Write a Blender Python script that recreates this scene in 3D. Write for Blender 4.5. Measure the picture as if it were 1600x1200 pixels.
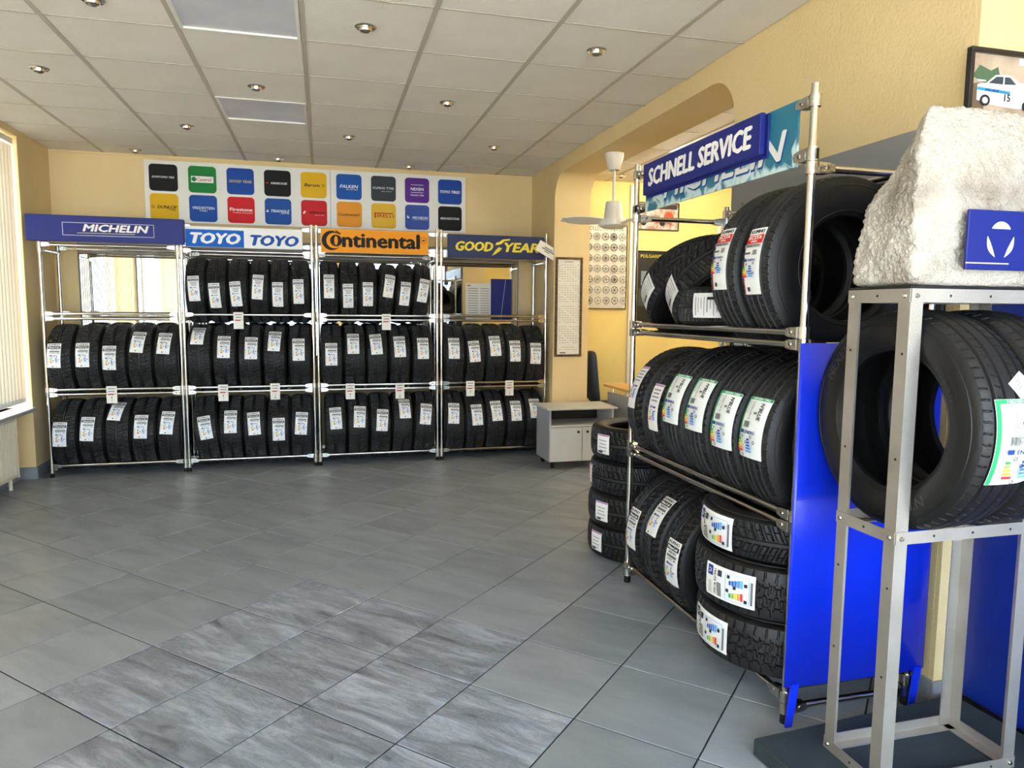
import bpy, bmesh, math, random
import numpy as np
from mathutils import Vector, Matrix, noise

for o in list(bpy.data.objects): bpy.data.objects.remove(o)
S = bpy.context.scene
COL = S.collection
random.seed(4)
R_ = math.radians
PI = math.pi

# ------------------------------------------------------------------ camera
def make_camera(f=1115., yaw=14.83, pitch=5.87, roll=.4655, H=1.472):
    yaw, pitch, roll = R_(yaw), R_(pitch), R_(roll)
    fw = Vector((math.sin(yaw)*math.cos(pitch), math.cos(yaw)*math.cos(pitch), -math.sin(pitch)))
    r = Vector((math.cos(yaw), -math.sin(yaw), 0)); u = r.cross(fw)
    c, s = math.cos(roll), math.sin(roll)
    r2 = c*r + s*u; u2 = -s*r + c*u
    cam = bpy.data.cameras.new('camera'); ob = bpy.data.objects.new('camera', cam); COL.objects.link(ob)
    cam.sensor_fit = 'HORIZONTAL'; cam.sensor_width = 36; cam.lens = f/1600*36
    cam.clip_start = .02; cam.clip_end = 200
    m = Matrix((r2, u2, -fw)).transposed().to_4x4(); m.translation = (0, 0, H)
    ob.matrix_world = m
    S.camera = ob
make_camera()

# ------------------------------------------------------------------ world, sun, exposure
W = bpy.data.worlds.new('overcast_sky'); S.world = W; W.use_nodes = True
_b = W.node_tree.nodes['Background']; _b.inputs[0].default_value = (.60, .79, 1.0, 1); _b.inputs[1].default_value = 9.0
def sun(direction, strength, col):      # high sun over the street: falls on the pavement and just inside the shop front
    l = bpy.data.lights.new('sun', 'SUN'); l.energy = strength; l.color = col; l.angle = R_(.6)
    o = bpy.data.objects.new('sun', l); COL.objects.link(o); o.rotation_euler = Vector(direction).to_track_quat('-Z', 'Y').to_euler()
sun((.12, .50, -.86), 27.0, (1, .86, .68))
S.view_settings.view_transform = 'Standard'; S.view_settings.look = 'None'
S.view_settings.gamma = 1; S.view_settings.use_curve_mapping = False
S.view_settings.exposure = 0.70

# ------------------------------------------------------------------ materials
def lin(h):
    h = h.lstrip('#'); v = [int(h[i:i+2], 16)/255 for i in (0, 2, 4)]
    return tuple((c/12.92 if c <= .04045 else ((c+.055)/1.055)**2.4) for c in v) + (1,)
MATS = {}
def mat(name, col, rough=.5, metal=0., bump=None, var=None, spec=None, coat=0, trans=0, emit=None):
    """col hex; bump=(scale,strength,detail); var=(scale, other colour hex, amount)"""
    if name in MATS: return MATS[name]
    m = bpy.data.materials.new(name); m.use_nodes = True; nt = m.node_tree; p = nt.nodes['Principled BSDF']
    p.inputs['Base Color'].default_value = lin(col); p.inputs['Roughness'].default_value = rough
    p.inputs['Metallic'].default_value = metal
    if spec is not None: p.inputs['Specular IOR Level'].default_value = spec
    if coat: p.inputs['Coat Weight'].default_value = coat; p.inputs['Coat Roughness'].default_value = .05
    if emit: p.inputs['Emission Color'].default_value = lin(emit[0]); p.inputs['Emission Strength'].default_value = emit[1]
    tc = nt.nodes.new('ShaderNodeTexCoord')
    if var:
        n = nt.nodes.new('ShaderNodeTexNoise'); n.inputs['Scale'].default_value = var[0]; n.inputs['Detail'].default_value = 6
        nt.links.new(tc.outputs['Object'], n.inputs['Vector'])
        rp = nt.nodes.new('ShaderNodeMapRange'); rp.inputs[1].default_value = .38; rp.inputs[2].default_value = .68
        rp.inputs[4].default_value = var[2]
        nt.links.new(n.outputs['Fac'], rp.inputs[0])
        mx = nt.nodes.new('ShaderNodeMix'); mx.data_type = 'RGBA'
        mx.inputs[6].default_value = lin(col); mx.inputs[7].default_value = lin(var[1])
        nt.links.new(rp.outputs[0], mx.inputs[0]); nt.links.new(mx.outputs[2], p.inputs['Base Color'])
    if bump:
        n = nt.nodes.new('ShaderNodeTexNoise'); n.inputs['Scale'].default_value = bump[0]; n.inputs['Detail'].default_value = bump[2] if len(bump) > 2 else 3
        nt.links.new(tc.outputs['Object'], n.inputs['Vector'])
        b = nt.nodes.new('ShaderNodeBump'); b.inputs['Strength'].default_value = bump[1]; b.inputs['Distance'].default_value = .01
        nt.links.new(n.outputs['Fac'], b.inputs['Height']); nt.links.new(b.outputs['Normal'], p.inputs['Normal'])
    MATS[name] = m
    return m

def ink(h, rough=.45):
    return mat('print_' + h.lstrip('#'), h, .55, spec=.2)

mat('wall_yellow', '#e6cd9a', .85, bump=(70, .35, 4), var=(1.6, '#dcc28a', .6))
mat('wall_yellow_office', '#f0d98c', .85, bump=(60, .25, 4), var=(2.2, '#e4c878', .5))
mat('wall_white', '#e9e4d4', .8, bump=(60, .2))
mat('chrome', '#c6c3bb', .12, 1.)
mat('cast_clamp', '#c8c5bc', .22, 1., bump=(60, .15))
mat('aluminium', '#bbb5ab', .42, .75, bump=(350, .25, 2), var=(7, '#a9a296', .7))
mat('rubber', '#0c0c0d', .50, bump=(160, .12), spec=.4)
mat('tread_rubber', '#101011', .50, bump=(220, .18), spec=.55)
mat('rubber_letters', '#26262a', .42)
mat('black_plastic', '#121213', .4)
mat('black_rubber_cap', '#0c0c0c', .6)
mat('white_plastic', '#e6e4dc', .35)
mat('mirror_glass', '#dcdfdc', .015, 1.)
mat('grey_trim', '#8f8d8b', .45, bump=(90, .05))
mat('dark_frame', '#1c1a18', .35)
mat('skirting_grey', '#8a8c90', .35, var=(9, '#74777c', .8))
mat('grout', '#1f2021', .9)
mat('grid_bar', '#b8b0a0', .5)
mat('light_diffuser', '#d6d4da', .35, var=(3, '#c4c2ca', .8))
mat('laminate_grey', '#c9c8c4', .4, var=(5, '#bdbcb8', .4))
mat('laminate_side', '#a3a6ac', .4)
mat('laminate_wood', '#d8a765', .4, var=(12, '#c8924e', .6))
mat('chair_fabric', '#2c3947', .9, bump=(300, .3))
mat('radiator_enamel', '#e9dfc6', .35)
mat('paper', '#ece7da', .8)
mat('sticker_white', '#eceae6', .45)
mat('mat_green', '#1f2b2e', .75, bump=(120, .25), var=(5, '#2a383b', .6))
mat('blue_sheet', '#0c2ccb', .32, coat=.25)
mat('blue_door', '#0d2a86', .38, var=(1.3, '#0a2170', .6))
mat('sign_blue', '#182475', .42, spec=.3)
mat('sign_navy', '#232d55', .45, spec=.3)
mat('fan_white', '#e3dfd4', .35)
mat('brass_frame', '#6e5224', .45, .3, bump=(140, .8), var=(60, '#2c1f0c', 1.))
mat('tile_spot_chrome', '#d8d4cc', .1, 1.)
mat('bulb_glass', '#5c564e', .15, coat=.6)
mat('office_tube', '#ffffff', .5, emit=('#fff3dc', 95.0))

def special_mats():
    # blinds: fabric that lets light through
    m = bpy.data.materials.new('blind_fabric'); m.use_nodes = True; nt = m.node_tree; nt.nodes.clear()
    o = nt.nodes.new('ShaderNodeOutputMaterial'); d = nt.nodes.new('ShaderNodeBsdfDiffuse'); t = nt.nodes.new('ShaderNodeBsdfTranslucent')
    mx = nt.nodes.new('ShaderNodeMixShader'); mx.inputs[0].default_value = .10
    d.inputs[0].default_value = lin('#efe6d6'); t.inputs[0].default_value = lin('#f2dcb8')
    tc = nt.nodes.new('ShaderNodeTexCoord'); n = nt.nodes.new('ShaderNodeTexNoise'); n.inputs['Scale'].default_value = 260
    b = nt.nodes.new('ShaderNodeBump'); b.inputs['Strength'].default_value = .15; b.inputs['Distance'].default_value = .002
    nt.links.new(tc.outputs['Object'], n.inputs['Vector']); nt.links.new(n.outputs['Fac'], b.inputs['Height'])
    nt.links.new(b.outputs[0], d.inputs['Normal'])
    nt.links.new(d.outputs[0], mx.inputs[1]); nt.links.new(t.outputs[0], mx.inputs[2]); nt.links.new(mx.outputs[0], o.inputs[0])
    MATS['blind_fabric'] = m
    # window glass
    m = bpy.data.materials.new('window_glass'); m.use_nodes = True; nt = m.node_tree; nt.nodes.clear()
    o = nt.nodes.new('ShaderNodeOutputMaterial'); a = nt.nodes.new('ShaderNodeBsdfTransparent'); g = nt.nodes.new('ShaderNodeBsdfGlossy')
    g.inputs['Roughness'].default_value = .02
    mx = nt.nodes.new('ShaderNodeMixShader'); mx.inputs[0].default_value = .07
    nt.links.new(a.outputs[0], mx.inputs[1]); nt.links.new(g.outputs[0], mx.inputs[2]); nt.links.new(mx.outputs[0], o.inputs[0])
    MATS['window_glass'] = m
    # floor tiles: slate-like porcelain, a matt and a polished kind
    for nm, ra, rb, c1, c2, c3, bs in (('tile_matt', .30, .42, '#868b90', '#7e8388', '#8e9398', .03), ('tile_polished', .10, .34, '#868b94', '#565a61', '#a6acb8', .22)):
        m = bpy.data.materials.new(nm); m.use_nodes = True; nt = m.node_tree; p = nt.nodes['Principled BSDF']
        tc = nt.nodes.new('ShaderNodeTexCoord'); oi = nt.nodes.new('ShaderNodeObjectInfo')
        mp = nt.nodes.new('ShaderNodeMapping'); mp.inputs['Scale'].default_value = (1.8, 8.5, 1) if nm == 'tile_polished' else (1.6, 6, 1); mp.inputs['Rotation'].default_value = (0, 0, R_(-38))
        ad = nt.nodes.new('ShaderNodeVectorMath'); ad.operation = 'MULTIPLY_ADD'; ad.inputs[1].default_value = (1, 1, 1)
        sc = nt.nodes.new('ShaderNodeVectorMath'); sc.operation = 'SCALE'; sc.inputs[0].default_value = (37, 61, 13)
        nt.links.new(oi.outputs['Random'], sc.inputs['Scale'])
        nt.links.new(tc.outputs['Object'], ad.inputs[0]); nt.links.new(sc.outputs[0], ad.inputs[2])
        nt.links.new(ad.outputs[0], mp.inputs['Vector'])
        n1 = nt.nodes.new('ShaderNodeTexNoise'); n1.inputs['Scale'].default_value = 1.7 if nm == 'tile_polished' else 1.2; n1.inputs['Detail'].default_value = 10; n1.inputs['Roughness'].default_value = .74 if nm == 'tile_polished' else .62; n1.inputs['Distortion'].default_value = .45
        nt.links.new(mp.outputs[0], n1.inputs['Vector'])
        n2 = nt.nodes.new('ShaderNodeTexNoise'); n2.inputs['Scale'].default_value = 160; n2.inputs['Detail'].default_value = 4
        nt.links.new(ad.outputs[0], n2.inputs['Vector'])
        cr = nt.nodes.new('ShaderNodeValToRGB'); e = cr.color_ramp.elements
        e[0].position = .34; e[0].color = lin(c2); e[1].position = .66; e[1].color = lin(c3)
        q = e.new(.5); q.color = lin(c1)
        nt.links.new(n1.outputs['Fac'], cr.inputs[0])
        hv = nt.nodes.new('ShaderNodeHueSaturation')
        mr = nt.nodes.new('ShaderNodeMapRange'); mr.inputs[3].default_value = .92; mr.inputs[4].default_value = 1.08
        nt.links.new(oi.outputs['Random'], mr.inputs[0]); nt.links.new(mr.outputs[0], hv.inputs['Value'])
        nt.links.new(cr.outputs[0], hv.inputs['Color'])
        mx = nt.nodes.new('ShaderNodeMix'); mx.data_type = 'RGBA'; mx.blend_type = 'OVERLAY'; mx.inputs[0].default_value = .35 if nm == 'tile_polished' else .2
        nt.links.new(hv.outputs[0], mx.inputs[6]); nt.links.new(n2.outputs['Color'], mx.inputs[7])
        nt.links.new(mx.outputs[2], p.inputs['Base Color'])
        rr = nt.nodes.new('ShaderNodeMapRange'); rr.inputs[1].default_value = .35; rr.inputs[2].default_value = .65; rr.inputs[3].default_value = rb; rr.inputs[4].default_value = ra
        nt.links.new(n1.outputs['Fac'], rr.inputs[0]); nt.links.new(rr.outputs[0], p.inputs['Roughness'])
        b = nt.nodes.new('ShaderNodeBump'); b.inputs['Strength'].default_value = bs; b.inputs['Distance'].default_value = .004
        nt.links.new(n1.outputs['Fac'], b.inputs['Height']); nt.links.new(b.outputs[0], p.inputs['Normal'])
        MATS[nm] = m
    # ceiling tile: mineral fibre with fine grain
    m = mat('ceiling_fibre', '#ebe5da', .9, bump=(230, .5, 3), var=(2.5, '#e0d9cb', .5))
    # polystyrene rock: rough paint
    m = bpy.data.materials.new('rock_paint'); m.use_nodes = True; nt = m.node_tree; p = nt.nodes['Principled BSDF']
    tc = nt.nodes.new('ShaderNodeTexCoord')
    n1 = nt.nodes.new('ShaderNodeTexNoise'); n1.inputs['Scale'].default_value = 120; n1.inputs['Detail'].default_value = 6
    n2 = nt.nodes.new('ShaderNodeTexNoise'); n2.inputs['Scale'].default_value = 6; n2.inputs['Detail'].default_value = 8
    for n in (n1, n2): nt.links.new(tc.outputs['Object'], n.inputs['Vector'])
    cr = nt.nodes.new('ShaderNodeValToRGB'); cr.color_ramp.elements[0].position = .3; cr.color_ramp.elements[0].color = lin('#8f8375')
    cr.color_ramp.elements[1].position = .5; cr.color_ramp.elements[1].color = lin('#bdb5a8')
    nt.links.new(n2.outputs['Fac'], cr.inputs[0]); nt.links.new(cr.outputs[0], p.inputs['Base Color'])
    p.inputs['Roughness'].default_value = .45
    b = nt.nodes.new('ShaderNodeBump'); b.inputs['Strength'].default_value = .9; b.inputs['Distance'].default_value = .012
    nt.links.new(n1.outputs['Fac'], b.inputs['Height']); nt.links.new(b.outputs[0], p.inputs['Normal'])
    MATS['rock_paint'] = m
    # mountain print on the teal banner
    m = bpy.data.materials.new('teal_print'); m.use_nodes = True; nt = m.node_tree; p = nt.nodes['Principled BSDF']
    tc = nt.nodes.new('ShaderNodeTexCoord'); sp = nt.nodes.new('ShaderNodeSeparateXYZ'); nt.links.new(tc.outputs['Object'], sp.inputs[0])
    n1 = nt.nodes.new('ShaderNodeTexNoise'); n1.inputs['Scale'].default_value = 11; n1.inputs['Detail'].default_value = 9; n1.inputs['Distortion'].default_value = .6
    nt.links.new(tc.outputs['Object'], n1.inputs['Vector'])
    mm = nt.nodes.new('ShaderNodeMath'); mm.operation = 'MULTIPLY_ADD'; mm.inputs[1].default_value = -2.6; mm.inputs[2].default_value = .12
    nt.links.new(sp.outputs[2], mm.inputs[0])
    m2 = nt.nodes.new('ShaderNodeMath'); m2.operation = 'ADD'; nt.links.new(mm.outputs[0], m2.inputs[0]); nt.links.new(n1.outputs['Fac'], m2.inputs[1])
    cr = nt.nodes.new('ShaderNodeValToRGB'); e = cr.color_ramp.elements
    e[0].position = .50; e[0].color = lin('#236f88'); e[1].position = .76; e[1].color = lin('#2f86a8')
    q = e.new(.58); q.color = lin('#bcd3d4'); q = e.new(.66); q.color = lin('#c9d8d2')
    nt.links.new(m2.outputs[0], cr.inputs[0]); nt.links.new(cr.outputs[0], p.inputs['Base Color']); p.inputs['Roughness'].default_value = .4
    MATS['teal_print'] = m
special_mats()

# ------------------------------------------------------------------ mesh helpers
class MB:
    """collects geometry of ONE object"""
    def __init__(s): s.v = []; s.f = []; s.m = []; s.mats = []
    def mi(s, m):
        if m not in s.mats: s.mats.append(m)
        return s.mats.index(m)
    def add(s, vs, fs, m='x', M=None):
        k = len(s.v); i = s.mi(m)
        if M is not None: vs = [tuple(M @ Vector(v)) for v in vs]
        s.v.extend([tuple(v) for v in vs]); s.f.extend([tuple(a + k for a in f) for f in fs]); s.m.extend([i]*len(fs))
        return s
    def box(s, x0, x1, y0, y1, z0, z1, m='x', ch=0, M=None):
        if ch <= 0:
            vs = [(x, y, z) for x in (x0, x1) for y in (y0, y1) for z in (z0, z1)]
            fs = [(0, 1, 3, 2), (4, 6, 7, 5), (0, 4, 5, 1), (2, 3, 7, 6), (0, 2, 6, 4), (1, 5, 7, 3)]
            return s.add(vs, fs, m, M)
        bm = bmesh.new(); bmesh.ops.create_cube(bm, size=1)
        for v in bm.verts: v.co = ((x0+x1)/2 + v.co.x*(x1-x0), (y0+y1)/2 + v.co.y*(y1-y0), (z0+z1)/2 + v.co.z*(z1-z0))
        bmesh.ops.bevel(bm, geom=bm.edges[:], offset=ch, segments=1, affect='EDGES')
        return s.bm(bm, m, M)
    def bm(s, bm, m='x', M=None):
        bm.verts.index_update()
        vs = [tuple(v.co) for v in bm.verts]; fs = [tuple(v.index for v in f.verts) for f in bm.faces]; bm.free()
        return s.add(vs, fs, m, M)
    def tube(s, p0, p1, r, m='x', n=12, r1=None, M=None):
        p0, p1 = Vector(p0), Vector(p1); d = (p1-p0).normalized()
        a = d.orthogonal().normalized(); b = d.cross(a); r1 = r if r1 is None else r1
        vs = []; fs = []
        for p, q in ((p0, r), (p1, r1)):
            for i in range(n):
                t = 2*PI*i/n; vs.append(tuple(p + q*(math.cos(t)*a + math.sin(t)*b)))
        for i in range(n): fs.append((i, (i+1) % n, n+(i+1) % n, n+i))
        fs.append(tuple(range(n-1, -1, -1))); fs.append(tuple(range(n, 2*n)))
        return s.add(vs, fs, m, M)
    def path(s, pts, r, m='x', n=8, M=None):
        for a, b in zip(pts, pts[1:]): s.tube(a, b, r, m, n, M=M)
        return s
    def lathe(s, prof, m='x', n=24, closed=False, M=None, cap=False):
        """prof: (r,z) around Z"""
        vs = []; fs = []; k = len(prof)
        for i in range(n):
            t = 2*PI*i/n; c, q = math.cos(t), math.sin(t)
            for r, z in prof: vs.append((r*c, r*q, z))
        for i in range(n):
            j = (i+1) % n
            for a in range(k if closed else k-1):
                b = (a+1) % k; fs.append((i*k+a, j*k+a, j*k+b, i*k+b))
        if cap:
            fs.append(tuple(i*k for i in range(n-1, -1, -1))); fs.append(tuple(i*k+k-1 for i in range(n)))
        return s.add(vs, fs, m, M)
    def prism(s, poly, y0, y1, m='x', M=None):
        """poly in XZ extruded along Y; CCW seen from -Y"""
        n = len(poly); vs = [(x, y0, z) for x, z in poly] + [(x, y1, z) for x, z in poly]
        fs = [tuple(range(n)), tuple(range(2*n-1, n-1, -1))] + [(i, n+i, n+(i+1) % n, (i+1) % n) for i in range(n)]
        return s.add(vs, fs, m, M)
    def mesh(s, name, smooth=None):
        me = bpy.data.meshes.new(name); me.from_pydata(s.v, [], s.f)
        for m in s.mats: me.materials.append(MATS[m])
        if len(s.mats) > 1: me.polygons.foreach_set('material_index', s.m)
        if smooth:
            me.polygons.foreach_set('use_smooth', [True]*len(me.polygons))
            me.update()
            me.set_sharp_from_angle(angle=R_(smooth))
        me.update()
        return me

def put(name, me, parent=None, loc=None, M=None):
    if isinstance(me, MB): me = me.mesh(name)
    o = bpy.data.objects.new(name, me); COL.objects.link(o)
    if parent is not None: o.parent = parent
    if M is not None: o.matrix_basis = M
    elif loc is not None: o.location = loc
    return o
def tag(o, label, cat, group=None, kind=None):
    o['label'] = label; o['category'] = cat
    if group: o['group'] = group
    if kind: o['kind'] = kind
    return o
def thing(name, label, cat, loc=(0, 0, 0), group=None, kind=None, rz=0):
    o = bpy.data.objects.new(name, None); COL.objects.link(o); o.location = loc; o.rotation_euler = (0, 0, rz)
    o.empty_display_size = .05
    return tag(o, label, cat, group, kind)
def struct(name, mb, label, cat='structure', smooth=None):
    o = put(name, mb.mesh(name, smooth)); o['kind'] = 'structure'; o['label'] = label; o['category'] = cat
    return o

# ------------------------------------------------------------------ lettering
TXT = {}
def prepare_text(items):
    obs = []
    for key in items:
        s, bold, shear = key
        cu = bpy.data.curves.new('t', 'FONT'); cu.body = s; cu.size = 1; cu.shear = shear; cu.resolution_u = 2
        o = bpy.data.objects.new('t', cu); COL.objects.link(o); obs.append((key, o, cu))
    bpy.context.view_layer.update(); dg = bpy.context.evaluated_depsgraph_get()
    for key, o, cu in obs:
        me = bpy.data.meshes.new_from_object(o.evaluated_get(dg))
        vs = np.array([v.co[:2] for v in me.vertices]); fs = [tuple(p.vertices) for p in me.polygons]
        lo, hi = vs.min(0), vs.max(0)
        TXT[key] = ((vs - (lo+hi)/2)/(hi-lo), fs, (hi[0]-lo[0])/(hi[1]-lo[1]))
        bpy.data.objects.remove(o); bpy.data.curves.remove(cu); bpy.data.meshes.remove(me)
B, I = .075, .22
BRANDS1 = [('#141414', [('SUMITOMO TIRE', .02, .25, '#e8e8e8', .78, 0, .02)]), ('#1f7d3c', [('Castrol', .02, .15, '#b3202a', .52, .06, 0)]),
           ('#1c4aa0', [('GOOD YEAR', .03, .2, '#e8c45a', .82, 0, 0)]), ('#121212', [('HANKOOK', .03, .25, '#f2f2f2', .62, .06, 0)]),
           ('#e3b41a', [('Barum', .04, .2, '#1b1b1b', .58, -.06, 0)]), ('#1a57a8', [('FALKEN', .035, .25, '#f2f2f2', .72, 0, .02), ('ON THE PULSE', .02, .2, '#e0e0e0', .45, .12, -.1)]),
           ('#3b4047', [('KUMHO TYRE', .0, 0, '#f0f0f0', .84, 0, .02), ('stay ahead', 0, .3, '#d8d8d8', .42, .12, -.11)]),
           ('#5a2a8c', [('NEXEN', .02, 0, '#f2f2f2', .52, 0, .05), ('NEXEN TIRE', .02, 0, '#e6e6e6', .55, 0, -.2)]), ('#1b479f', [('TOYO TIRES', .04, .2, '#f0f0f0', .84, 0, 0)])]
BRANDS2 = [('#e0b21c', [('DUNLOP', .04, .2, '#151515', .68, .1, 0), ('TYRES', .02, .2, '#151515', .24, .28, -.1)]), ('#1f4fa0', [('VREDESTEIN', .01, 0, '#eef0f4', .8, 0, .02), ('TYRES', 0, 0, '#eef0f4', .28, 0, -.09)]),
           ('#cf2027', [('Firestone', .04, 0, '#f4f0ee', .82, 0, .02), ('a tradition of innovation', 0, 0, '#f0d8d8', .72, .06, -.1)]), ('#20509e', [('TRIANGLE', .03, .25, '#eef0f4', .7, .08, .02), ('tyre', .02, .2, '#eef0f4', .3, .26, -.07)]),
           ('#cb242a', [('NANKANG', .035, .25, '#181818', .6, .12, .02), ('tyre since 1959', 0, .2, '#f0e0e0', .34, .2, -.08)]), ('#e89a2e', [('Continental', .02, 0, '#2a1d0c', .76, -.05, 0)]),
           ('#e6b93c', [('IRELLI', .04, 0, '#b5332a', .66, .07, 0)]), ('#3a55a4', [('MICHELIN', .03, .2, '#eef0f6', .64, .12, -.02)]), ('#141414', [('BRIDGESTONE', .03, .2, '#ececec', .8, 0, 0)])]
keys = {('MICHELIN', B, I), ('TOYO', .10, I), ('ontinental', .03, 0), ('C', .03, 0), ('GOOD', .08, I), ('YEAR', .08, I), ('SCHNELL SERVICE', .08, .1),
        ('KUMHO', .05, 0), ('WinterCraft', .03, .2), ('205/55 R16', .01, 0), ('ENERG', .03, 0), ('NEXEN TIRE', .03, 0), ("N'BLUE", .03, .15), ('S', .03, 0), ('215/60R16 99H XL', .0, 0),
        ('ECSTA', .03, .15), ('HS52', .02, .1), ('195/65 R15', .02, 0), ('215/60R16', .01, 0), ('NEXEN', .03, 0), ('COLLECTION', 0, .1), ('2013', .02, .1), ('15', .03, 0), ('Mobil', .02, .2),
        ('Lassa', .02, 0), ('POLGARISTAS', .02, 0), ('TYRE', .02, 0), ('A', .03, 0), ('B', .03, 0), ('C', .02, 0), ('195/75 R16C', .02, 0), ('MICHELIN', .04, I)}
for rows in (BRANDS1, BRANDS2):
    for _, tx in rows:
        for t in tx: keys.add((t[0], t[1], t[2]))
prepare_text(sorted(keys))

class PR:
    """flat print collected in (u,v); layers lifted by a hair so that nothing coincides"""
    def __init__(s): s.e = []; s.n = 0
    def poly(s, vs, fs, col, rot=0, c=(0, 0)):
        s.n += 1
        if rot:
            a, b = math.cos(rot), math.sin(rot)
            vs = [(x*a - y*b, x*b + y*a) for x, y in vs]
        s.e.append(([(x + c[0], y + c[1]) for x, y in vs], fs, col, s.n)); return s
    def rect(s, cx, cy, w, h, col, rot=0, step=None):
        n = max(1, int(math.ceil(h/step))) if step else 1
        k = max(1, int(math.ceil(w/step))) if step else 1
        vs = [(-w/2 + w*i/k, -h/2 + h*j/n) for j in range(n+1) for i in range(k+1)]
        fs = [(j*(k+1)+i, j*(k+1)+i+1, (j+1)*(k+1)+i+1, (j+1)*(k+1)+i) for j in range(n) for i in range(k)]
        return s.poly(vs, fs, col, rot, (cx, cy))
    def text(s, key, cx, cy, w=None, h=None, col='#000000', rot=0):
        vs, fs, asp = TXT[key]
        if h is None: h = w/asp
        if w is None: w = h*asp
        f = key[1]*h*.95
        for dx, dy in (((0, 0), (f, 0), (-f, 0), (0, f*.6), (0, -f*.6)) if f else ((0, 0),)): s.poly([(x*w+dx, y*h+dy) for x, y in vs], fs, col, rot, (cx, cy))
        return s
    def disc(s, cx, cy, r, col, n=20, r0=0, ry=None):
        ry = ry or r
        if r0:
            vs = [(q*math.cos(2*PI*i/n), q*math.sin(2*PI*i/n)) for q in (r, r0) for i in range(n)]
            fs = [(i, (i+1) % n, n+(i+1) % n, n+i) for i in range(n)]
        else:
            vs = [(r*math.cos(2*PI*i/n), ry*math.sin(2*PI*i/n)) for i in range(n)]; fs = [tuple(range(n))]
        return s.poly(vs, fs, col, 0, (cx, cy))
    def frame(s, cx, cy, w, h, t, col):
        for a, b, c, d in ((0, h/2-t/2, w, t), (0, -h/2+t/2, w, t), (w/2-t/2, 0, t, h-2*t), (-w/2+t/2, 0, t, h-2*t)): s.rect(cx+a, cy+b, c, d, col)
        return s
    def build(s, fn, lift=.0002, base=0.0):
        mb = MB()
        for vs, fs, col, n in s.e:
            nm = col if col in MATS else 'print_' + col.lstrip('#')
            if nm not in MATS: ink(col)
            mb.add([fn(x, y, base + lift*n) for x, y in vs], fs, nm)
        return mb
def rrect(w, h, r, n=5):
    pts = []
    for cx, cy, a0 in ((w/2-r, h/2-r, 0), (-w/2+r, h/2-r, PI/2), (-w/2+r, -h/2+r, PI), (w/2-r, -h/2+r, 3*PI/2)):
        for i in range(n+1): a = a0 + PI/2*i/n; pts.append((cx + r*math.cos(a), cy + r*math.sin(a)))
    return pts
def facing_front(x0, y0, z0): return lambda u, v, l: (x0+u, y0-l, z0+v)        # looks towards -Y
def facing_left(x0, y0, z0): return lambda u, v, l: (x0-l, y0-u, z0+v)         # looks towards -X

# ================================================================== SETTING
XL, XR, YB, YF, ZC = -2.40, 2.21, 7.57, -1.7, 2.907
XR2 = 2.58        # inner (office) face of the right wall
XO = 5.2          # far side of the office
XN = 3.3          # right end of the entrance part
# ---- floor: slab + tiles laid at 45 degrees
fl = MB().box(XL-.2, XO+.1, YF-.1, YB+.1, -.10, -.003, 'grout'); floor = struct('floor', fl, 'dark joint bed under the grey diagonal floor tiles', 'floor')
TS, TA = .4542, R_(-45.41)
tu = Vector((math.cos(TA), math.sin(TA))); tv = Vector((tu.y, -tu.x)); t0 = Vector((-.4203, 3.608))
tm = MB().box(-TS/2+.0032, TS/2-.0032, -TS/2+.0032, TS/2-.0032, -.012, 0, 'tile_matt', ch=.0015).mesh('tile_matt')
tp = MB().box(-TS/2+.0032, TS/2-.0032, -TS/2+.0032, TS/2-.0032, -.012, 0, 'tile_polished', ch=.0015).mesh('tile_polished')
def polished(i, j):
    return (j == -1 and 0 <= i <= 2) or (j in (0, 1) and 0 <= i <= 3) or (j == 2 and 1 <= i <= 4) or (j == 3 and 2 <= i <= 4)
ntile = 0
for i in range(-24, 25):
    for j in range(-24, 25):
        c = t0 + tu*TS*(i+.5) + tv*TS*(j+.5)
        if not (YF < c.y < YB+.3 and XL-.42 < c.x < (3.3 if c.y < 2.1 else 4.6)): continue
        if c.y < 0.2 or (c.x > 3.2 and c.y < 3.2): continue
        put('floor_tile', tp if polished(i, j) else tm, floor, M=Matrix.Translation((c.x, c.y, 0)) @ Matrix.Rotation(TA, 4, 'Z')); ntile += 1
# rest of the tiling outside the view: one surface
mb = MB()
for i in range(-24, 25):
    for j in range(-24, 25):
        c = t0 + tu*TS*(i+.5) + tv*TS*(j+.5)
        if not (YF < c.y < YB+.3 and XL-.42 < c.x < XO): continue
        if c.y < 0.2 or (c.x > 3.2 and c.y < 3.2) or (c.x >= 4.6) or (c.x >= 3.3 and c.y < 2.1):
            mb.box(-TS/2+.0032, TS/2-.0032, -TS/2+.0032, TS/2-.0032, -.012, 0, 'tile_matt', M=Matrix.Translation((c.x, c.y, 0)) @ Matrix.Rotation(TA, 4, 'Z'))
o = put('floor_tile_field', mb, floor); o['kind'] = 'stuff'

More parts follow.
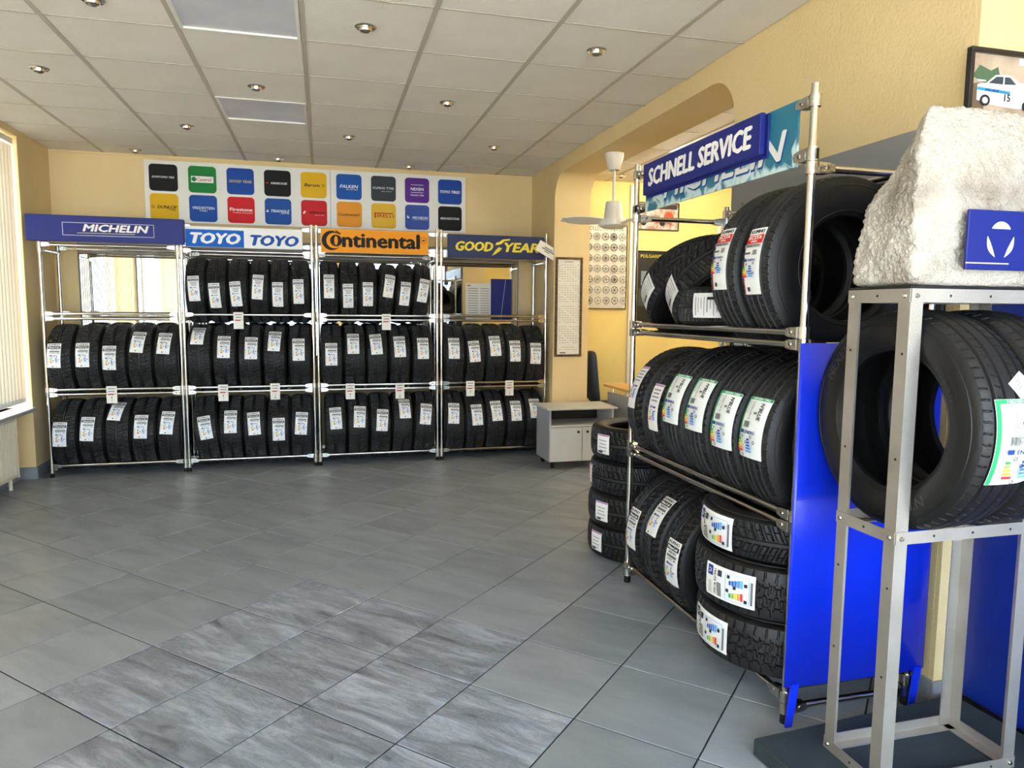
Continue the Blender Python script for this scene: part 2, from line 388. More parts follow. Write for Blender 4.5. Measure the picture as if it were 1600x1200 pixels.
# ---- ceiling: slab, mineral-fibre tiles, visible grid bars
ce = struct('ceiling', MB().box(XL-.2, XO+.1, YF-.1, YB+.1, ZC+.03, ZC+.12, 'wall_white'), 'suspended ceiling of square mineral fibre tiles over the shop', 'ceiling')
GX = [-1.947 + .625*k for k in range(-1, 12)]
GY = [4.16 + .607*k for k in range(-10, 7)]
ctile = {}
PANELS = {(-.697, 3), (-.697, 1)}
def gridbar(x0, x1, y0, y1, w, nm='grid_bar'):
    return MB().box(x0, x1, y0, y1, ZC-.002, ZC+.012, 'grid_bar')
xs = [XL] + [g for g in GX if XL+.05 < g < XR-.05] + [XR]
ys = [YF] + [g for g in GY if YF+.05 < g < YB-.05] + [YB]
xo = [XR2] + [g for g in GX if XR2+.05 < g < XO-.05] + [XO]
LIGHT_CELLS = []
def tile_cells(xs, ys, ymin=-9):
    for a, b in zip(xs, xs[1:]):
        for c, d in zip(ys, ys[1:]):
            if c < ymin: continue
            k = (round(b-a, 3), round(d-c, 3))
            if abs(a+.697) < .01 and (abs(c-5.374) < .02 or abs(d-4.16) < .02):
                LIGHT_CELLS.append((a, b, c, d)); continue
            if k not in ctile:
                ctile[k] = MB().box(-k[0]/2+.004, k[0]/2-.004, -k[1]/2+.004, k[1]/2-.004, .0, .028, 'ceiling_fibre', ch=.002).mesh('ceiling_tile')
            put('ceiling_tile', ctile[k], ce, ((a+b)/2, (c+d)/2, ZC+.002))
tile_cells(xs, ys); tile_cells(xo, ys, 2.0)
for x in xs[1:-1]: put('grid_bar', gridbar(x-.013, x+.013, YF, YB, .026), ce)
for y in ys[1:-1]:
    put('grid_bar', MB().box(XL, XR, y-.006, y+.006, ZC-.0005, ZC+.010, 'grid_bar'), ce)
for x in xo[1:-1]: put('grid_bar', gridbar(x-.013, x+.013, 2.1, YB, .026), ce)
for y in ys[1:-1]:
    if y > 2.2: put('grid_bar', MB().box(XR2, XO, y-.006, y+.006, ZC-.0005, ZC+.010, 'grid_bar'), ce)
# recessed light panels (switched off)
for n, (a, b, c, d) in enumerate(LIGHT_CELLS):
    t = thing('ceiling_light_panel', ['large square white ceiling light panel nearest the camera', 'square white ceiling light panel further back, near the brand wall board'][n], 'light', ((a+b)/2, (c+d)/2, ZC), group='square ceiling light panels')
    w, h = b-a-.028, d-c-.016
    f = MB()
    f.box(-w/2, w/2, -h/2, -h/2+.018, -.006, .03, 'white_plastic').box(-w/2, w/2, h/2-.018, h/2, -.006, .03, 'white_plastic')
    f.box(-w/2, -w/2+.018, -h/2+.018, h/2-.018, -.006, .03, 'white_plastic').box(w/2-.018, w/2, -h/2+.018, h/2-.018, -.006, .03, 'white_plastic')
    put('frame', f, t); put('diffuser', MB().box(-w/2+.018, w/2-.018, -h/2+.018, h/2-.018, .004, .012, 'light_diffuser'), t)
# eyeball spotlights
ring = MB().lathe([(.034, .0), (.036, -.006), (.048, -.008), (.056, -.003), (.056, .004)], 'tile_spot_chrome', 28).mesh('ring', 40)
bowl = MB().lathe([(.001, -.008), (.012, -.009), (.024, -.014), (.031, -.022), (.034, -.012), (.035, .0)], 'tile_spot_chrome', 28).mesh('reflector', 40)
lens = MB().lathe([(.001, -.031), (.010, -.030), (.020, -.026), (.026, -.019), (.030, -.010)], 'bulb_glass', 24).mesh('bulb', 60)
SPOTS = [(-1.016, 3.9, 'front left'), (.238, 3.88, 'large foreground'), (1.49, 3.86, 'foreground beside the right wall'), (-1.63, 5.07, 'leftmost'), (-.39, 5.08, 'between the two light panels'), (.864, 5.08, 'right of the rear light panel'),
         (-1.015, 6.30, 'left, beyond the rear light panel'), (.24, 6.29, 'middle of the row beyond the light panels'), (1.49, 6.31, 'above the navy sign, near the right wall'), (-1.63, 7.38, 'above the blue sign by the back wall'), (-.385, 7.38, 'centre, above the wall board'), (.865, 7.38, 'above the right half of the wall board')]
for x, y, w in SPOTS:
    t = thing('ceiling_spotlight', 'small round chrome ceiling spotlight, %s' % w, 'spotlight', (x, y, ZC), group='chrome spotlights in the ceiling')
    put('ring', ring, t); put('reflector', bowl, t); put('bulb', lens, t)
t = thing('ceiling_spotlight', 'round chrome spotlight in the office ceiling behind the fan', 'spotlight', (3.08, 7.2, ZC), group='chrome spotlights in the ceiling')
put('ring', ring, t); put('reflector', bowl, t); put('bulb', lens, t)

# ---- walls
struct('wall_back', MB().box(XL-.2, XO+.1, YB, YB+.15, -.1, ZC+.05, 'wall_yellow'), 'yellow plastered back wall behind the tyre racks', 'wall')
# thin cornice line along the ceiling
struct('trim_1', MB().box(XL, XR, YB-.012, YB, ZC-.02, ZC-.0022, 'wall_yellow'), 'thin yellow moulding along the top of the back wall', 'trim')
# left wall with three windows
WIN = [(4.55, 6.86), (1.7, 4.05), (-1.2, 1.2)]
lw = MB(); x0, x1 = XL-.35, XL
edges = [YF-.1] + [e for w in reversed(WIN) for e in w] + [YB]
for k in range(0, len(edges), 2): lw.box(x0, x1, edges[k], edges[k+1], -.1, ZC+.05, 'wall_yellow')
for a, b in WIN:
    lw.box(x0, x1, a, b, 2.86, ZC+.05, 'wall_yellow'); lw.box(x0, x1-.13, a, b, -.1, .62, 'wall_yellow')
struct('wall_left', lw, 'yellow left wall with three deep windows', 'wall')
for n, (a, b) in enumerate(WIN):
    w = thing('window_%d' % (n+1), ['left wall window nearest the back wall', 'middle window of the left wall', 'left wall window beside the entrance'][n], 'window', (XL-.27, (a+b)/2, .62), kind='structure')
    h = 2.86-.62; hw = (b-a)/2; fr = MB()
    fr.box(-.03, .03, -hw, hw, 0, .06, 'white_plastic').box(-.03, .03, -hw, hw, h-.06, h, 'white_plastic')
    for yy in (-hw+.03, 0, hw-.03): fr.box(-.03, .03, yy-.03, yy+.03, .06, h-.06, 'white_plastic')
    put('window_frame', fr, w)
    for s in (-1, 1): put('pane', MB().box(-.004, .004, min(s*.03, s*(hw-.06)), max(s*.03, s*(hw-.06)), .06, h-.06, 'window_glass'), w)
    put('window_sill', MB().box(.03, .30, -hw-.0, hw, -.03, .0, 'laminate_side', ch=.004), w)
# vertical blinds
slat = MB()
for k in range(5):
    pass
def slat_mesh():
    n = 6; vs = []; fs = []
    for z in (0.02, 2.13):
        for i in range(n+1):
            t = i/n*2-1; vs.append((.006*(1-t*t), t*.044, z))
    for i in range(n): fs.append((i, i+1, n+1+i+1, n+1+i))
    me = MB().add(vs, fs, 'blind_fabric')
    me.add([(a, b, .052) if False else (a+.0006, b, z) for (a, b, z) in [(v[0], v[1], .02) for v in vs[:n+1]] + [(v[0], v[1], .06) for v in vs[:n+1]]], fs, 'white_plastic')
    return me.mesh('slat', 60)
SL = slat_mesh()
for n, (a, b) in enumerate(WIN):
    t = thing('vertical_blind', ['white vertical slat blind by the radiator, left edge of view', 'white vertical slat blind at the middle left window', 'white vertical slat blind at the window beside the entrance'][n], 'blind', (XL-.045, (a+b)/2, .65), group='white vertical blinds')
    hw = (b-a)/2
    put('headrail', MB().box(-.025, .02, -hw+.02, hw-.02, 2.14, 2.19, 'white_plastic', ch=.004), t)
    y = hw-.06
    while y > -hw+.05:
        put('slat', SL, t, M=Matrix.Translation((0, y, 0)) @ Matrix.Rotation(R_(-9), 4, 'Z')); y -= .066
# mirror strips on the piers between the windows
for n, (a, b) in enumerate(((4.1, 4.5), (1.25, 1.65))):
    t = thing('pier_mirror', ['tall mirror strip on the pier between the two rear windows', 'tall mirror strip on the pier near the entrance'][n], 'mirror', (XL, (a+b)/2, .65), group='mirror strips between windows')
    put('glass', MB().box(.004, .009, -(b-a)/2+.01, (b-a)/2-.01, .02, 2.13, 'mirror_glass'), t)
    put('backing', MB().box(0.0005, .004, -(b-a)/2, (b-a)/2, 0, 2.15, 'dark_frame'), t)
# skirting left: grey tiles
sk = thing('baseboard_left', 'grey tiled skirting along the left wall', 'skirting', (XL, 7.0, 0), kind='structure')
for k in range(2): put('skirting_tile', MB().box(0, .014, -.14+k*.30, .155+k*.30, 0.001, .105, 'skirting_grey', ch=.002), sk)
put('skirting_tile', MB().box(-.13, .014, -.156, -.142, 0.001, .105, 'skirting_grey', ch=.002), sk)
for k in range(5): put('skirting_tile', MB().box(-.132, -.118, -.46-k*.30, -.165-k*.30, 0.001, .105, 'skirting_grey', ch=.002), sk)

# right wall with the wide arched opening
def arched_wall():
    zs, r = 2.785, .25; y0, y1 = 3.61, 6.77
    prof = [(y0, 0)]
    for i in range(9): a = PI - PI/2*i/8; prof.append((y0+r + r*math.cos(a), zs-r + r*math.sin(a)))
    for i in range(9): a = PI/2 - PI/2*i/8; prof.append((y1-r + r*math.cos(a), zs-r + r*math.sin(a)))
    prof.append((y1, 0))
    mb = MB()
    mb.box(XR, XR2, 2.10, y0, -.1, ZC+.05, 'wall_yellow'); mb.box(XR, XR2, y1, YB, -.1, ZC+.05, 'wall_yellow')
    n = len(prof); top = ZC+.05
    vs = []; fs = []
    for x in (XR, XR2):
        for y, z in prof: vs.append((x, y, z))
        for y, z in prof: vs.append((x, y, top))
    for i in range(n-1):
        if abs(prof[i][0]-prof[i+1][0]) > 1e-6:
            fs.append((i, n+i, n+i+1, i+1)); fs.append((2*n+i, 2*n+i+1, 3*n+i+1, 3*n+i))
            fs.append((i, i+1, 2*n+i+1, 2*n+i))
    mb.add(vs, fs, 'wall_yellow')
    return mb
struct('wall_right', arched_wall(), 'yellow right wall with a wide round-cornered opening to the office', 'wall', smooth=30)
# office walls, entrance walls
struct('wall_office', MB().box(XO, XO+.12, 2.0, YB, -.1, ZC+.05, 'wall_yellow_office').box(XR2, XO, 2.101, 2.2, -.1, ZC+.05, 'wall_yellow_office'), 'yellow side and front walls of the office', 'wall')
struct('wall_office_back', MB().box(XR2, XO, YB-.012, YB-.0005, 0, ZC, 'wall_yellow_office'), 'bright yellow back wall of the office', 'wall')
struct('wall_entrance', MB().box(XN, XN+.12, YF, 1.98, -.1, ZC+.05, 'wall_yellow').box(XR+.001, XN+.12, 2.10-.02, 2.0999, -.1, ZC+.05, 'wall_yellow'), 'yellow wall of the entrance corner with the framed rally picture', 'wall')
fw = MB()
fw.box(XL-.35, XN+.12, YF-.12, YF, 2.72, ZC+.05, 'wall_yellow').box(XL-.35, XN+.12, YF-.12, YF, -.1, .25, 'wall_yellow')
for x in (XL-.2, .45, XN): fw.box(x-.12, x+.12, YF-.12, YF, .25, 2.72, 'wall_yellow')
struct('wall_front', fw, 'shop front wall with large display windows', 'wall')
for n, (a, b) in enumerate(((XL-.08, .33), (.57, XN-.12))):
    w = thing('window_%d' % (n+4), ['wide shop window left of the entrance pier', 'wide shop window right of the entrance pier'][n], 'window', ((a+b)/2, YF-.06, .25), kind='structure')
    hw = (b-a)/2; fr = MB()
    fr.box(-hw, hw, -.03, .03, 0, .06, 'white_plastic').box(-hw, hw, -.03, .03, 2.41, 2.47, 'white_plastic')
    for q in (-hw+.03, 0, hw-.03): fr.box(q-.03, q+.03, -.03, .03, .06, 2.41, 'white_plastic')
    put('window_frame', fr, w)
    for s in (-1, 1): put('pane', MB().box(min(s*.03, s*(hw-.06)), max(s*.03, s*(hw-.06)), -.004, .004, .06, 2.41, 'window_glass'), w)
mat('pavement', '#b4b1aa', .9, bump=(30, .3))
struct('pavement', MB().box(-30, 30, -30, 30, -.3, -.15, 'pavement'), 'grey pavement outside the shop windows', 'pavement')
# skirting at the pier
sk = thing('baseboard_right', 'grey tiled skirting at the foot of the right pier', 'skirting', (XR, 2.1, 0), kind='structure')
put('skirting_tile', MB().box(-.013, .13, -.036, -.022, .001, .09, 'skirting_grey', ch=.002), sk)
put('skirting_tile', MB().box(-.013, -.001, -.02, .28, .001, .09, 'skirting_grey', ch=.002), sk)

# back-wall mirror with grey header; mirror behind the right rack
t = thing('wall_mirror', 'long wall mirror behind the back racks, below the brand board', 'mirror', (0, YB, 1.0), group='wall mirrors')
put('glass', MB().box(-2.19, 2.05, -.012, -.006, 0, .965, 'mirror_glass'), t)
put('backing', MB().box(-2.2, 2.06, -.006, -.0005, -.01, .975, 'dark_frame'), t)
put('edge_strip', MB().box(-2.2, -2.19, -.016, -.006, -.01, .975, 'dark_frame'), t); put('edge_strip', MB().box(2.05, 2.06, -.016, -.006, -.01, .975, 'dark_frame'), t)
put('header', MB().box(-2.2, 2.06, -.03, -.0005, .98, 1.13, 'grey_trim', ch=.003), t)
t = thing('wall_mirror', 'mirror with a grey header strip on the right wall behind the tyre rack', 'mirror', (XR, 2.85, .35), group='wall mirrors')
put('glass', MB().box(-.012, -.006, -.70, .70, 0, 1.62, 'mirror_glass'), t); put('backing', MB().box(-.006, -.0005, -.71, .71, -.01, 1.63, 'dark_frame'), t)
hd = put('header', MB().box(-.03, -.0005, -.74, .715, 1.64, 1.815, 'grey_trim', ch=.003), t)
for q in (-.6, -.2, .2, .6): put('screw', MB().tube((-.030, q, 1.70), (-.032, q, 1.70), .006, 'black_plastic', 10), hd)

# ================================================================== TYRES
HWT = ([0, .06, .12, .2, .35, .5, .7, .86, .94, 1.0], [.395, .425, .445, .462, .488, .5, .492, .466, .45, .42])
def hw_at(t): return float(np.interp(t, *HWT))
def carcass(R, w, r0, n=72):
    Rp = R-.012; out = []
    for t in (0, .03, .06, .09, .12, .14, .2, .3, .4, .5, .6, .7, .77, .78, .80, .81, .88, .94, 1.0):
        h = hw_at(t)*w + (.0025 if t in (.12, .78, .80) else 0)
        out.append((r0 + t*(Rp-r0), h))
    outer = [(r, h) for r, h in out]
    inner = [(Rp-.010, .36*w), (Rp-.016, .44*w-.01), (r0+.55*(Rp-r0), .488*w-.012), (r0+.2*(Rp-r0), .45*w-.016), (r0+.03, .38*w-.012), (r0+.004, .30*w), (r0, .31*w)]
    half = outer + []
    prof = [(r, -h) for r, h in outer] + [(Rp, 0)] + [(r, h) for r, h in reversed(outer)]           # outside, left bead to right bead
    prof += [(r0, .31*w), (r0+.006, .30*w), (r0+.03, .38*w-.012), (r0+.2*(Rp-r0), .45*w-.016), (r0+.55*(Rp-r0), .488*w-.012), (Rp-.018, .42*w), (Rp-.014, .2*w)]
    prof += [(Rp-.014, -.2*w), (Rp-.018, -.42*w), (r0+.55*(Rp-r0), -.488*w+.012), (r0+.2*(Rp-r0), -.45*w+.016), (r0+.03, -.38*w+.012), (r0+.006, -.30*w), (r0, -.31*w)]
    # lathe around Z then turn axis to X
    return MB().lathe(prof, 'rubber', n, closed=True, M=Matrix.Rotation(PI/2, 4, 'Y')).mesh('carcass', 35)
def fr(x): return x - np.floor(x)
def tread_depth(kind, u, s, C):
    a = np.abs(u); d = np.zeros_like(u)
    if kind == 'winter':
        p = C/round(C/.034); ph = fr(s/p - .95*a**.8 + np.where(u > 0, .5, 0))
        d = np.where((ph < .26) & (a > .10), 1., 0.)
        d = np.maximum(d, np.where((np.abs(a-.12) < .035), .9, 0))
        ph2 = fr(s/p*2 - 1.9*a**.8 + .3); d = np.maximum(d, np.where((ph2 < .16) & (a > .2), .45, 0))
        d = np.maximum(d, np.where((np.abs(a-.60-.05*np.sign(fr(s/p*.5)-.5)) < .03), .8, 0))
    elif kind == 'summer':
        for g, wd in ((.22, .050), (.62, .055)): d = np.maximum(d, np.where(np.abs(a-g) < wd, 1., 0.))
        p = C/round(C/.030); ph = fr(s/p + .35*u + np.where(u > 0, .4, 0))
        d = np.maximum(d, np.where((ph < .16) & (a > .74), .7, 0)); ph = fr(s/p + 1.1*u)
        d = np.maximum(d, np.where((ph < .11) & (a > .30) & (a < .50), .55, 0))
    elif kind == 'van':
        p = C/round(C/.042); z = .05*np.sign(fr(s/p)-.5)
        for g in (0, .46): d = np.maximum(d, np.where(np.abs(a-g-z) < .055, 1., 0.))
        ph = fr(s/p + np.where(u > 0, .33, 0) + np.where(a > .46, .25, 0) + .18*np.abs(u))
        d = np.maximum(d, np.where(ph < .17, .95, 0)); ph = fr(s/p*3 + .5*u); d = np.maximum(d, np.where((ph < .22) & (a > .08) & (a < .42), .30, 0))
    return d
def tread(kind, R, w, n, m, depth=.0075):
    v = np.linspace(-1.12, 1.12, m); th = np.arange(n)/n*2*PI
    V, T = np.meshgrid(v, th); a = np.abs(V); C = 2*PI*R
    core = np.minimum(a, 1.)
    x = np.sign(V)*(core*.42*w + np.clip(a-1, 0, 1)/.12*.034*w)
    r = R - .010*core**3.2 - np.clip(a-1, 0, 1)/.12*.026
    d = tread_depth(kind, np.clip(V, -1.12, 1.12), T*R, C)
    d = np.where(a > 1.08, 0, d); r = r - d*depth
    vs = np.stack([x, -r*np.cos(T), r*np.sin(T)], -1).reshape(-1, 3)
    i = np.arange(n)[:, None]; j = np.arange(m-1)[None]; k = (i+1) % n
    f = np.stack([i*m+j, i*m+j+1, k*m+j+1, k*m+j], -1).reshape(-1, 4)
    me = bpy.data.meshes.new('tread'); me.from_pydata(vs.tolist(), [], f.tolist()); me.materials.append(MATS['tread_rubber']); me.update()
    # outward normals
    if me.polygons[len(me.polygons)//2 + 3].normal.dot(me.polygons[len(me.polygons)//2 + 3].center*Vector((0, 1, 1))) < 0: me.flip_normals()
    return me
TY = {}
def tyre_type(key, kind, R, w, r0, n, m, depth=.0075):
    TY[key] = (carcass(R, w, r0), tread(kind, R, w, n, m, depth), R, w, r0)
tyre_type('winter', 'winter', .316, .203, .203, 620, 51)
tyre_type('winter_small', 'winter', .295, .170, .190, 560, 47)
tyre_type('winter_slim', 'winter', .290, .152, .190, 560, 45)
tyre_type('winter_near', 'winter', .322, .205, .203, 900, 67)
tyre_type('summer_near', 'summer', .332, .207, .203, 1000, 71)
tyre_type('summer_stand', 'summer', .328, .205, .205, 1200, 81)
tyre_type('summer_top', 'summer', .336, .200, .190, 900, 67)
tyre_type('van_low', 'van', .340, .215, .203, 800, 69, .009)
tyre_type('van_top', 'winter', .330, .165, .203, 800, 63, .008)
tyre_type('winter_flat', 'winter', .288, .165, .190, 700, 55)
tyre_type('winter_lean', 'winter', .300, .195, .190, 860, 65)
tyre_type('winter_stack', 'winter', .312, .198, .203, 700, 57)

# paper labels bent round the tread
def arrows(p, cx, cy, sc, cols, st):
    for k, c in enumerate(cols):
        ww = (.010 + .0022*k)*sc; p.rect(cx - .008*sc + ww/2, cy - k*.0075*sc, ww, .0055*sc, c)
def label_print(kind):
    p = PR(); st = .012
    if kind == 'kumho':
        W_, H_ = .118, .245; p.rect(0, 0, W_, H_, '#f0efec', step=st)
        p.text(('KUMHO', .05, 0), 0, .107, w=.098, h=.016, col='#1a1a1a')
        p.rect(0, .079, .108, .026, '#161616', step=st); p.text(('WinterCraft', .03, .2), 0, .079, w=.09, h=.015, col='#f4f4f4')
        p.text(('205/55 R16', .01, 0), .008, .056, w=.07, h=.009, col='#333333')
        p.rect(.008, .036, .088, .013, '#777777', step=st)
        p.rect(-.006, .019, .05, .005, '#9a9a9a'); p.rect(.040, .019, .018, .006, '#555555')
        p.rect(-.022, -.004, .016, .012, '#2c3f8f'); p.text(('ENERG', .03, 0), .012, -.004, w=.044, h=.010, col='#4a62a8')
        p.rect(-.050, -.055, .005, .075, '#b9b9b9', step=st)
        arrows(p, -.018, -.034, 1.15, ['#3f9a4d', '#a9c23a', '#f2d24a', '#f0a23c', '#e0562e'], st)
        arrows(p, .028, -.032, 1.15, ['#3d62b5', '#4e76c4', '#6a90d0', '#88a9dc', '#a5c1e6'], st)
        for x, y in ((-.012, -.022), (.002, -.052), (.030, -.018), (.046, -.042)): p.rect(x, y, .008, .008, '#262626')
        p.rect(-.004, -.106, .012, .010, '#3a3a3a'); p.rect(.028, -.106, .008, .008, '#bdbdbd')
    elif kind == 'plain':
        W_, H_ = .092, .225; p.rect(0, 0, W_, H_, '#eeede9', step=st)
        p.text(('KUMHO', .05, 0), 0, .098, w=.078, h=.013, col='#1a1a1a'); p.rect(0, .074, .082, .018, '#1b1b1b', step=st)
        p.text(('WinterCraft', .03, .2), 0, .074, w=.066, h=.010, col='#eeeeee')
        for k in range(3): p.rect(.004, .052-k*.013, .060-.008*k, .006, '#8a8a8a')
        p.rect(-.020, .006, .013, .010, '#2c3f8f'); p.text(('ENERG', .03, 0), .010, .006, w=.034, h=.008, col='#5468a8')
        arrows(p, -.016, -.024, 1.0, ['#3f9a4d', '#a9c23a', '#f2d24a', '#f0a23c', '#e0562e'], st); arrows(p, .020, -.022, 1.0, ['#3d62b5', '#4e76c4', '#6a90d0', '#88a9dc', '#a5c1e6'], st)
        for x, y in ((-.008, -.014), (.004, -.040), (.030, -.030), (.0, -.095)): p.rect(x, y, .007, .007, '#262626')
    elif kind == 'green':
        W_, H_ = .150, .290; p.rect(0, 0, W_, H_, '#eceeea', step=st)
        p.rect(-.067, 0, .014, H_-.002, '#2f9e62', step=st); p.rect(.004, .137, W_-.012, .014, '#2f9e62', step=st)
        p.text(('NEXEN TIRE', .03, 0), .012, .137, w=.10, h=.009, col='#dff0e6')
        p.text(("N'BLUE", .03, .15), .036, .076, w=.082, h=.020, col='#1c1c1c', rot=-PI/2); p.text(('S', .03, 0), .012, .066, w=.012, h=.016, col='#1c1c1c', rot=-PI/2)
        p.text(('215/60R16 99H XL', .0, 0), -.016, .076, w=.090, h=.013, col='#333333', rot=-PI/2)
        p.frame(-.038, .090, .014, .056, .0015, '#555555')
        for k in range(9): p.rect(-.034+k*.0042, .010, .0022 if k % 3 else .003, .028, '#222222')
        p.rect(-.034, -.024, .022, .016, '#24408f'); p.text(('ENERG', .03, 0), .014, -.024, w=.058, h=.014, col='#24408f')
        arrows(p, -.034, -.058, 1.7, ['#3f9a4d', '#8fc04a', '#f2d43a', '#ef9a3a', '#d63438'], st); arrows(p, .018, -.056, 1.7, ['#2d4fae', '#2f62bd', '#3a74c8', '#4b8ad2', '#66a9e6'], st)
        for x, y in ((-.022, -.044), (.004, -.068), (.030, -.042), (.050, -.064)): p.disc(x, y, .007, '#333333', 12, .004)
        p.disc(-.012, -.124, .007, '#333333', 12, .004)
    elif kind == 'red':
        W_, H_ = .100, .330; p.rect(0, 0, W_, H_, '#efeeea', step=st); p.rect(-.046, -.07, .006, .18, '#c9505a', step=st)
        p.text(('KUMHO', .05, 0), .002, .146, w=.080, h=.018, col='#1a1a1a'); p.rect(0, .106, .098, .044, '#d33a30', step=st)
        p.text(('ECSTA', .03, .15), .0, .114, w=.076, h=.018, col='#f8f4f0'); p.text(('HS52', .02, .1), .0, .094, w=.036, h=.009, col='#f8f4f0')
        p.rect(.0, .072, .098, .016, '#b8b6b2', step=st); p.text(('195/65 R15', .02, 0), .0, .072, w=.078, h=.010, col='#2a2a2a')
        p.rect(-.02, .036, .036, .010, '#6a6a6a')
        for k in range(6): p.rect(.014+k*.0045, .038, .0024, .024, '#222222')
        p.rect(-.024, .002, .020, .014, '#24408f'); p.text(('ENERG', .03, 0), .016, .002, w=.044, h=.011, col='#24408f')
        arrows(p, -.024, -.030, 1.5, ['#3f9a4d', '#8fc04a', '#f2d43a', '#ef9a3a', '#d63438'], st); arrows(p, .016, -.028, 1.5, ['#2d4fae', '#2f62bd', '#3a74c8', '#4b8ad2', '#66a9e6'], st)
        for x, y in ((-.010, -.018), (.0, -.052), (.034, -.014), (.034, -.060)): p.disc(x, y, .006, '#2a2a2a', 12, .003)
        p.rect(.004, -.135, .016, .020, '#444444')
    elif kind == 'pink':
        W_, H_ = .090, .230; p.rect(0, 0, W_, H_, '#ebe6e4', step=st); p.rect(.0, .108, W_-.004, .010, '#b68ab4', step=st)
        for k in range(4): p.rect(0, .085-k*.018, .066-.01*(k % 2), .007, '#8d898b', step=st)
        p.rect(-.018, .0, .014, .012, '#24408f'); p.rect(.012, .0, .030, .009, '#55597a')
        arrows(p, -.02, -.024, 1.2, ['#3f9a4d', '#8fc04a', '#f2d43a', '#ef9a3a', '#d63438'], st); arrows(p, .016, -.022, 1.2, ['#2d4fae', '#2f62bd', '#3a74c8', '#4b8ad2', '#66a9e6'], st)
        for x, y in ((-.010, -.014), (.0, -.046), (.028, -.018)): p.rect(x, y, .007, .007, '#2a2a2a')
    elif kind == 'stack':   # long side round the tyre
        W_, H_ = .128, .230; p.rect(0, 0, W_, H_, '#eceae4', step=st)
        p.rect(.036, .088, .040, .030, '#2a3f8c', step=st); p.text(('C', .02, 0), .036, .088, w=.014, col='#f0f0f0', rot=PI/2)
        p.rect(-.030, .088, .050, .020, '#c9c6c0'); p.text(('195/75 R16C', .02, 0), .0, .058, w=.10, h=.010, col='#303030', rot=PI)
        for k in range(12): p.rect(-.050+k*.0046, .034, .0024, .022, '#202020')
        p.rect(.040, .030, .024, .020, '#3c3c3c')
        p.frame(.0, -.046, .104, .100, .002, '#9fb6d8')
        arrows(p, -.026, -.020, 1.6, ['#3f9a4d', '#8fc04a', '#f2d43a', '#ef9a3a', '#d63438'], st); arrows(p, .024, -.020, 1.6, ['#2d4fae', '#2f62bd', '#3a74c8', '#4b8ad2', '#66a9e6'], st)
        for x, y in ((-.012, -.010), (.006, -.040), (.042, -.014), (-.036, -.084), (.026, -.084)): p.rect(x, y, .013, .012, '#2a2a2a')
        p.rect(0, -.106, .088, .008, '#6b6b6b')
    elif kind == 'grey':     # creased plastic label with small print
        W_, H_ = .105, .165; p.rect(0, 0, W_, H_, '#d9d7d4', step=st)
        for k in range(9): p.rect(-.004+.006*(k % 3), .066-k*.0155, .080-.018*(k % 3), .0038, '#85868c' if k % 4 else '#3a3a40', step=st)
        p.rect(.030, -.02, .012, .05, '#2a2a2e', step=st)
    elif kind == 'small':
        W_, H_ = .115, .105; p.rect(0, 0, W_, H_, '#eae6e2', step=st); p.rect(.052, .0, .008, .10, '#b072a8', step=st)
        for k in range(4): p.rect(.022-k*.020, .0, .005, .070-.014*(k % 2), '#8e8a90', step=st)
        p.rect(-.046, .02, .012, .04, '#3a3a3e', step=st)
    return p, W_, H_
LAB = {}
LSC = {'kumho': (.90, .86), 'red': (1, .74), 'green': (1, .80)}
def label_mesh(kind, R, crown_w, ax=0):
    k = (kind, R, round(ax, 2)); sx, sy = LSC.get(kind, (1, 1))
    if k not in LAB:
        p, W_, H_ = label_print(kind)
        def fn(u, v, l):
            u *= sx; q = min(abs(u+ax)/(.42*crown_w), 1.); r = R - .010*q**3.2 + .0014 + l
            a = v*sy/R
            return (u, -r*math.cos(a), r*math.sin(a))
        LAB[k] = p.build(fn, lift=.0003).mesh('label_sticker')
    return LAB[k]

def tyre(key, center, label, group, yaw=0., lean=0., nod=0., flat=False, spin=0., stickers=(), base=None):
    """stickers: (kind, angle_deg, axial, tilt_deg). yaw turns the tread front from -Y; lean about the front axis; nod tips the axis; flat lays it down"""
    car, trd, R, w, r0 = TY[key]
    c = Vector(center); z0 = base if base is not None else c.z - (w/2 if flat else R)
    t = thing('tyre', label, 'tyre', (c.x, c.y, z0), group=group)
    M = Matrix.Translation((0, 0, c.z - z0)) @ Matrix.Rotation(yaw, 4, 'Z') @ Matrix.Rotation(lean, 4, 'Y') @ Matrix.Rotation(nod, 4, 'Z' if False else 'Y')
    if flat: M = Matrix.Translation((0, 0, c.z - z0)) @ Matrix.Rotation(yaw, 4, 'Z') @ Matrix.Rotation(-PI/2 + lean, 4, 'Y')
    put('carcass', car, t, M=M @ Matrix.Rotation(spin, 4, 'X')); put('tread', trd, t, M=M @ Matrix.Rotation(spin*1.7+.3, 4, 'X'))
    for kind, ang, ax, tilt in stickers:
        put('label_sticker', label_mesh(kind, R, w, ax), t, M=M @ Matrix.Rotation(R_(-ang), 4, 'X') @ Matrix.Translation((ax, -R, 0)) @ Matrix.Rotation(R_(tilt), 4, 'Y') @ Matrix.Translation((0, R, 0)))
    return t, M

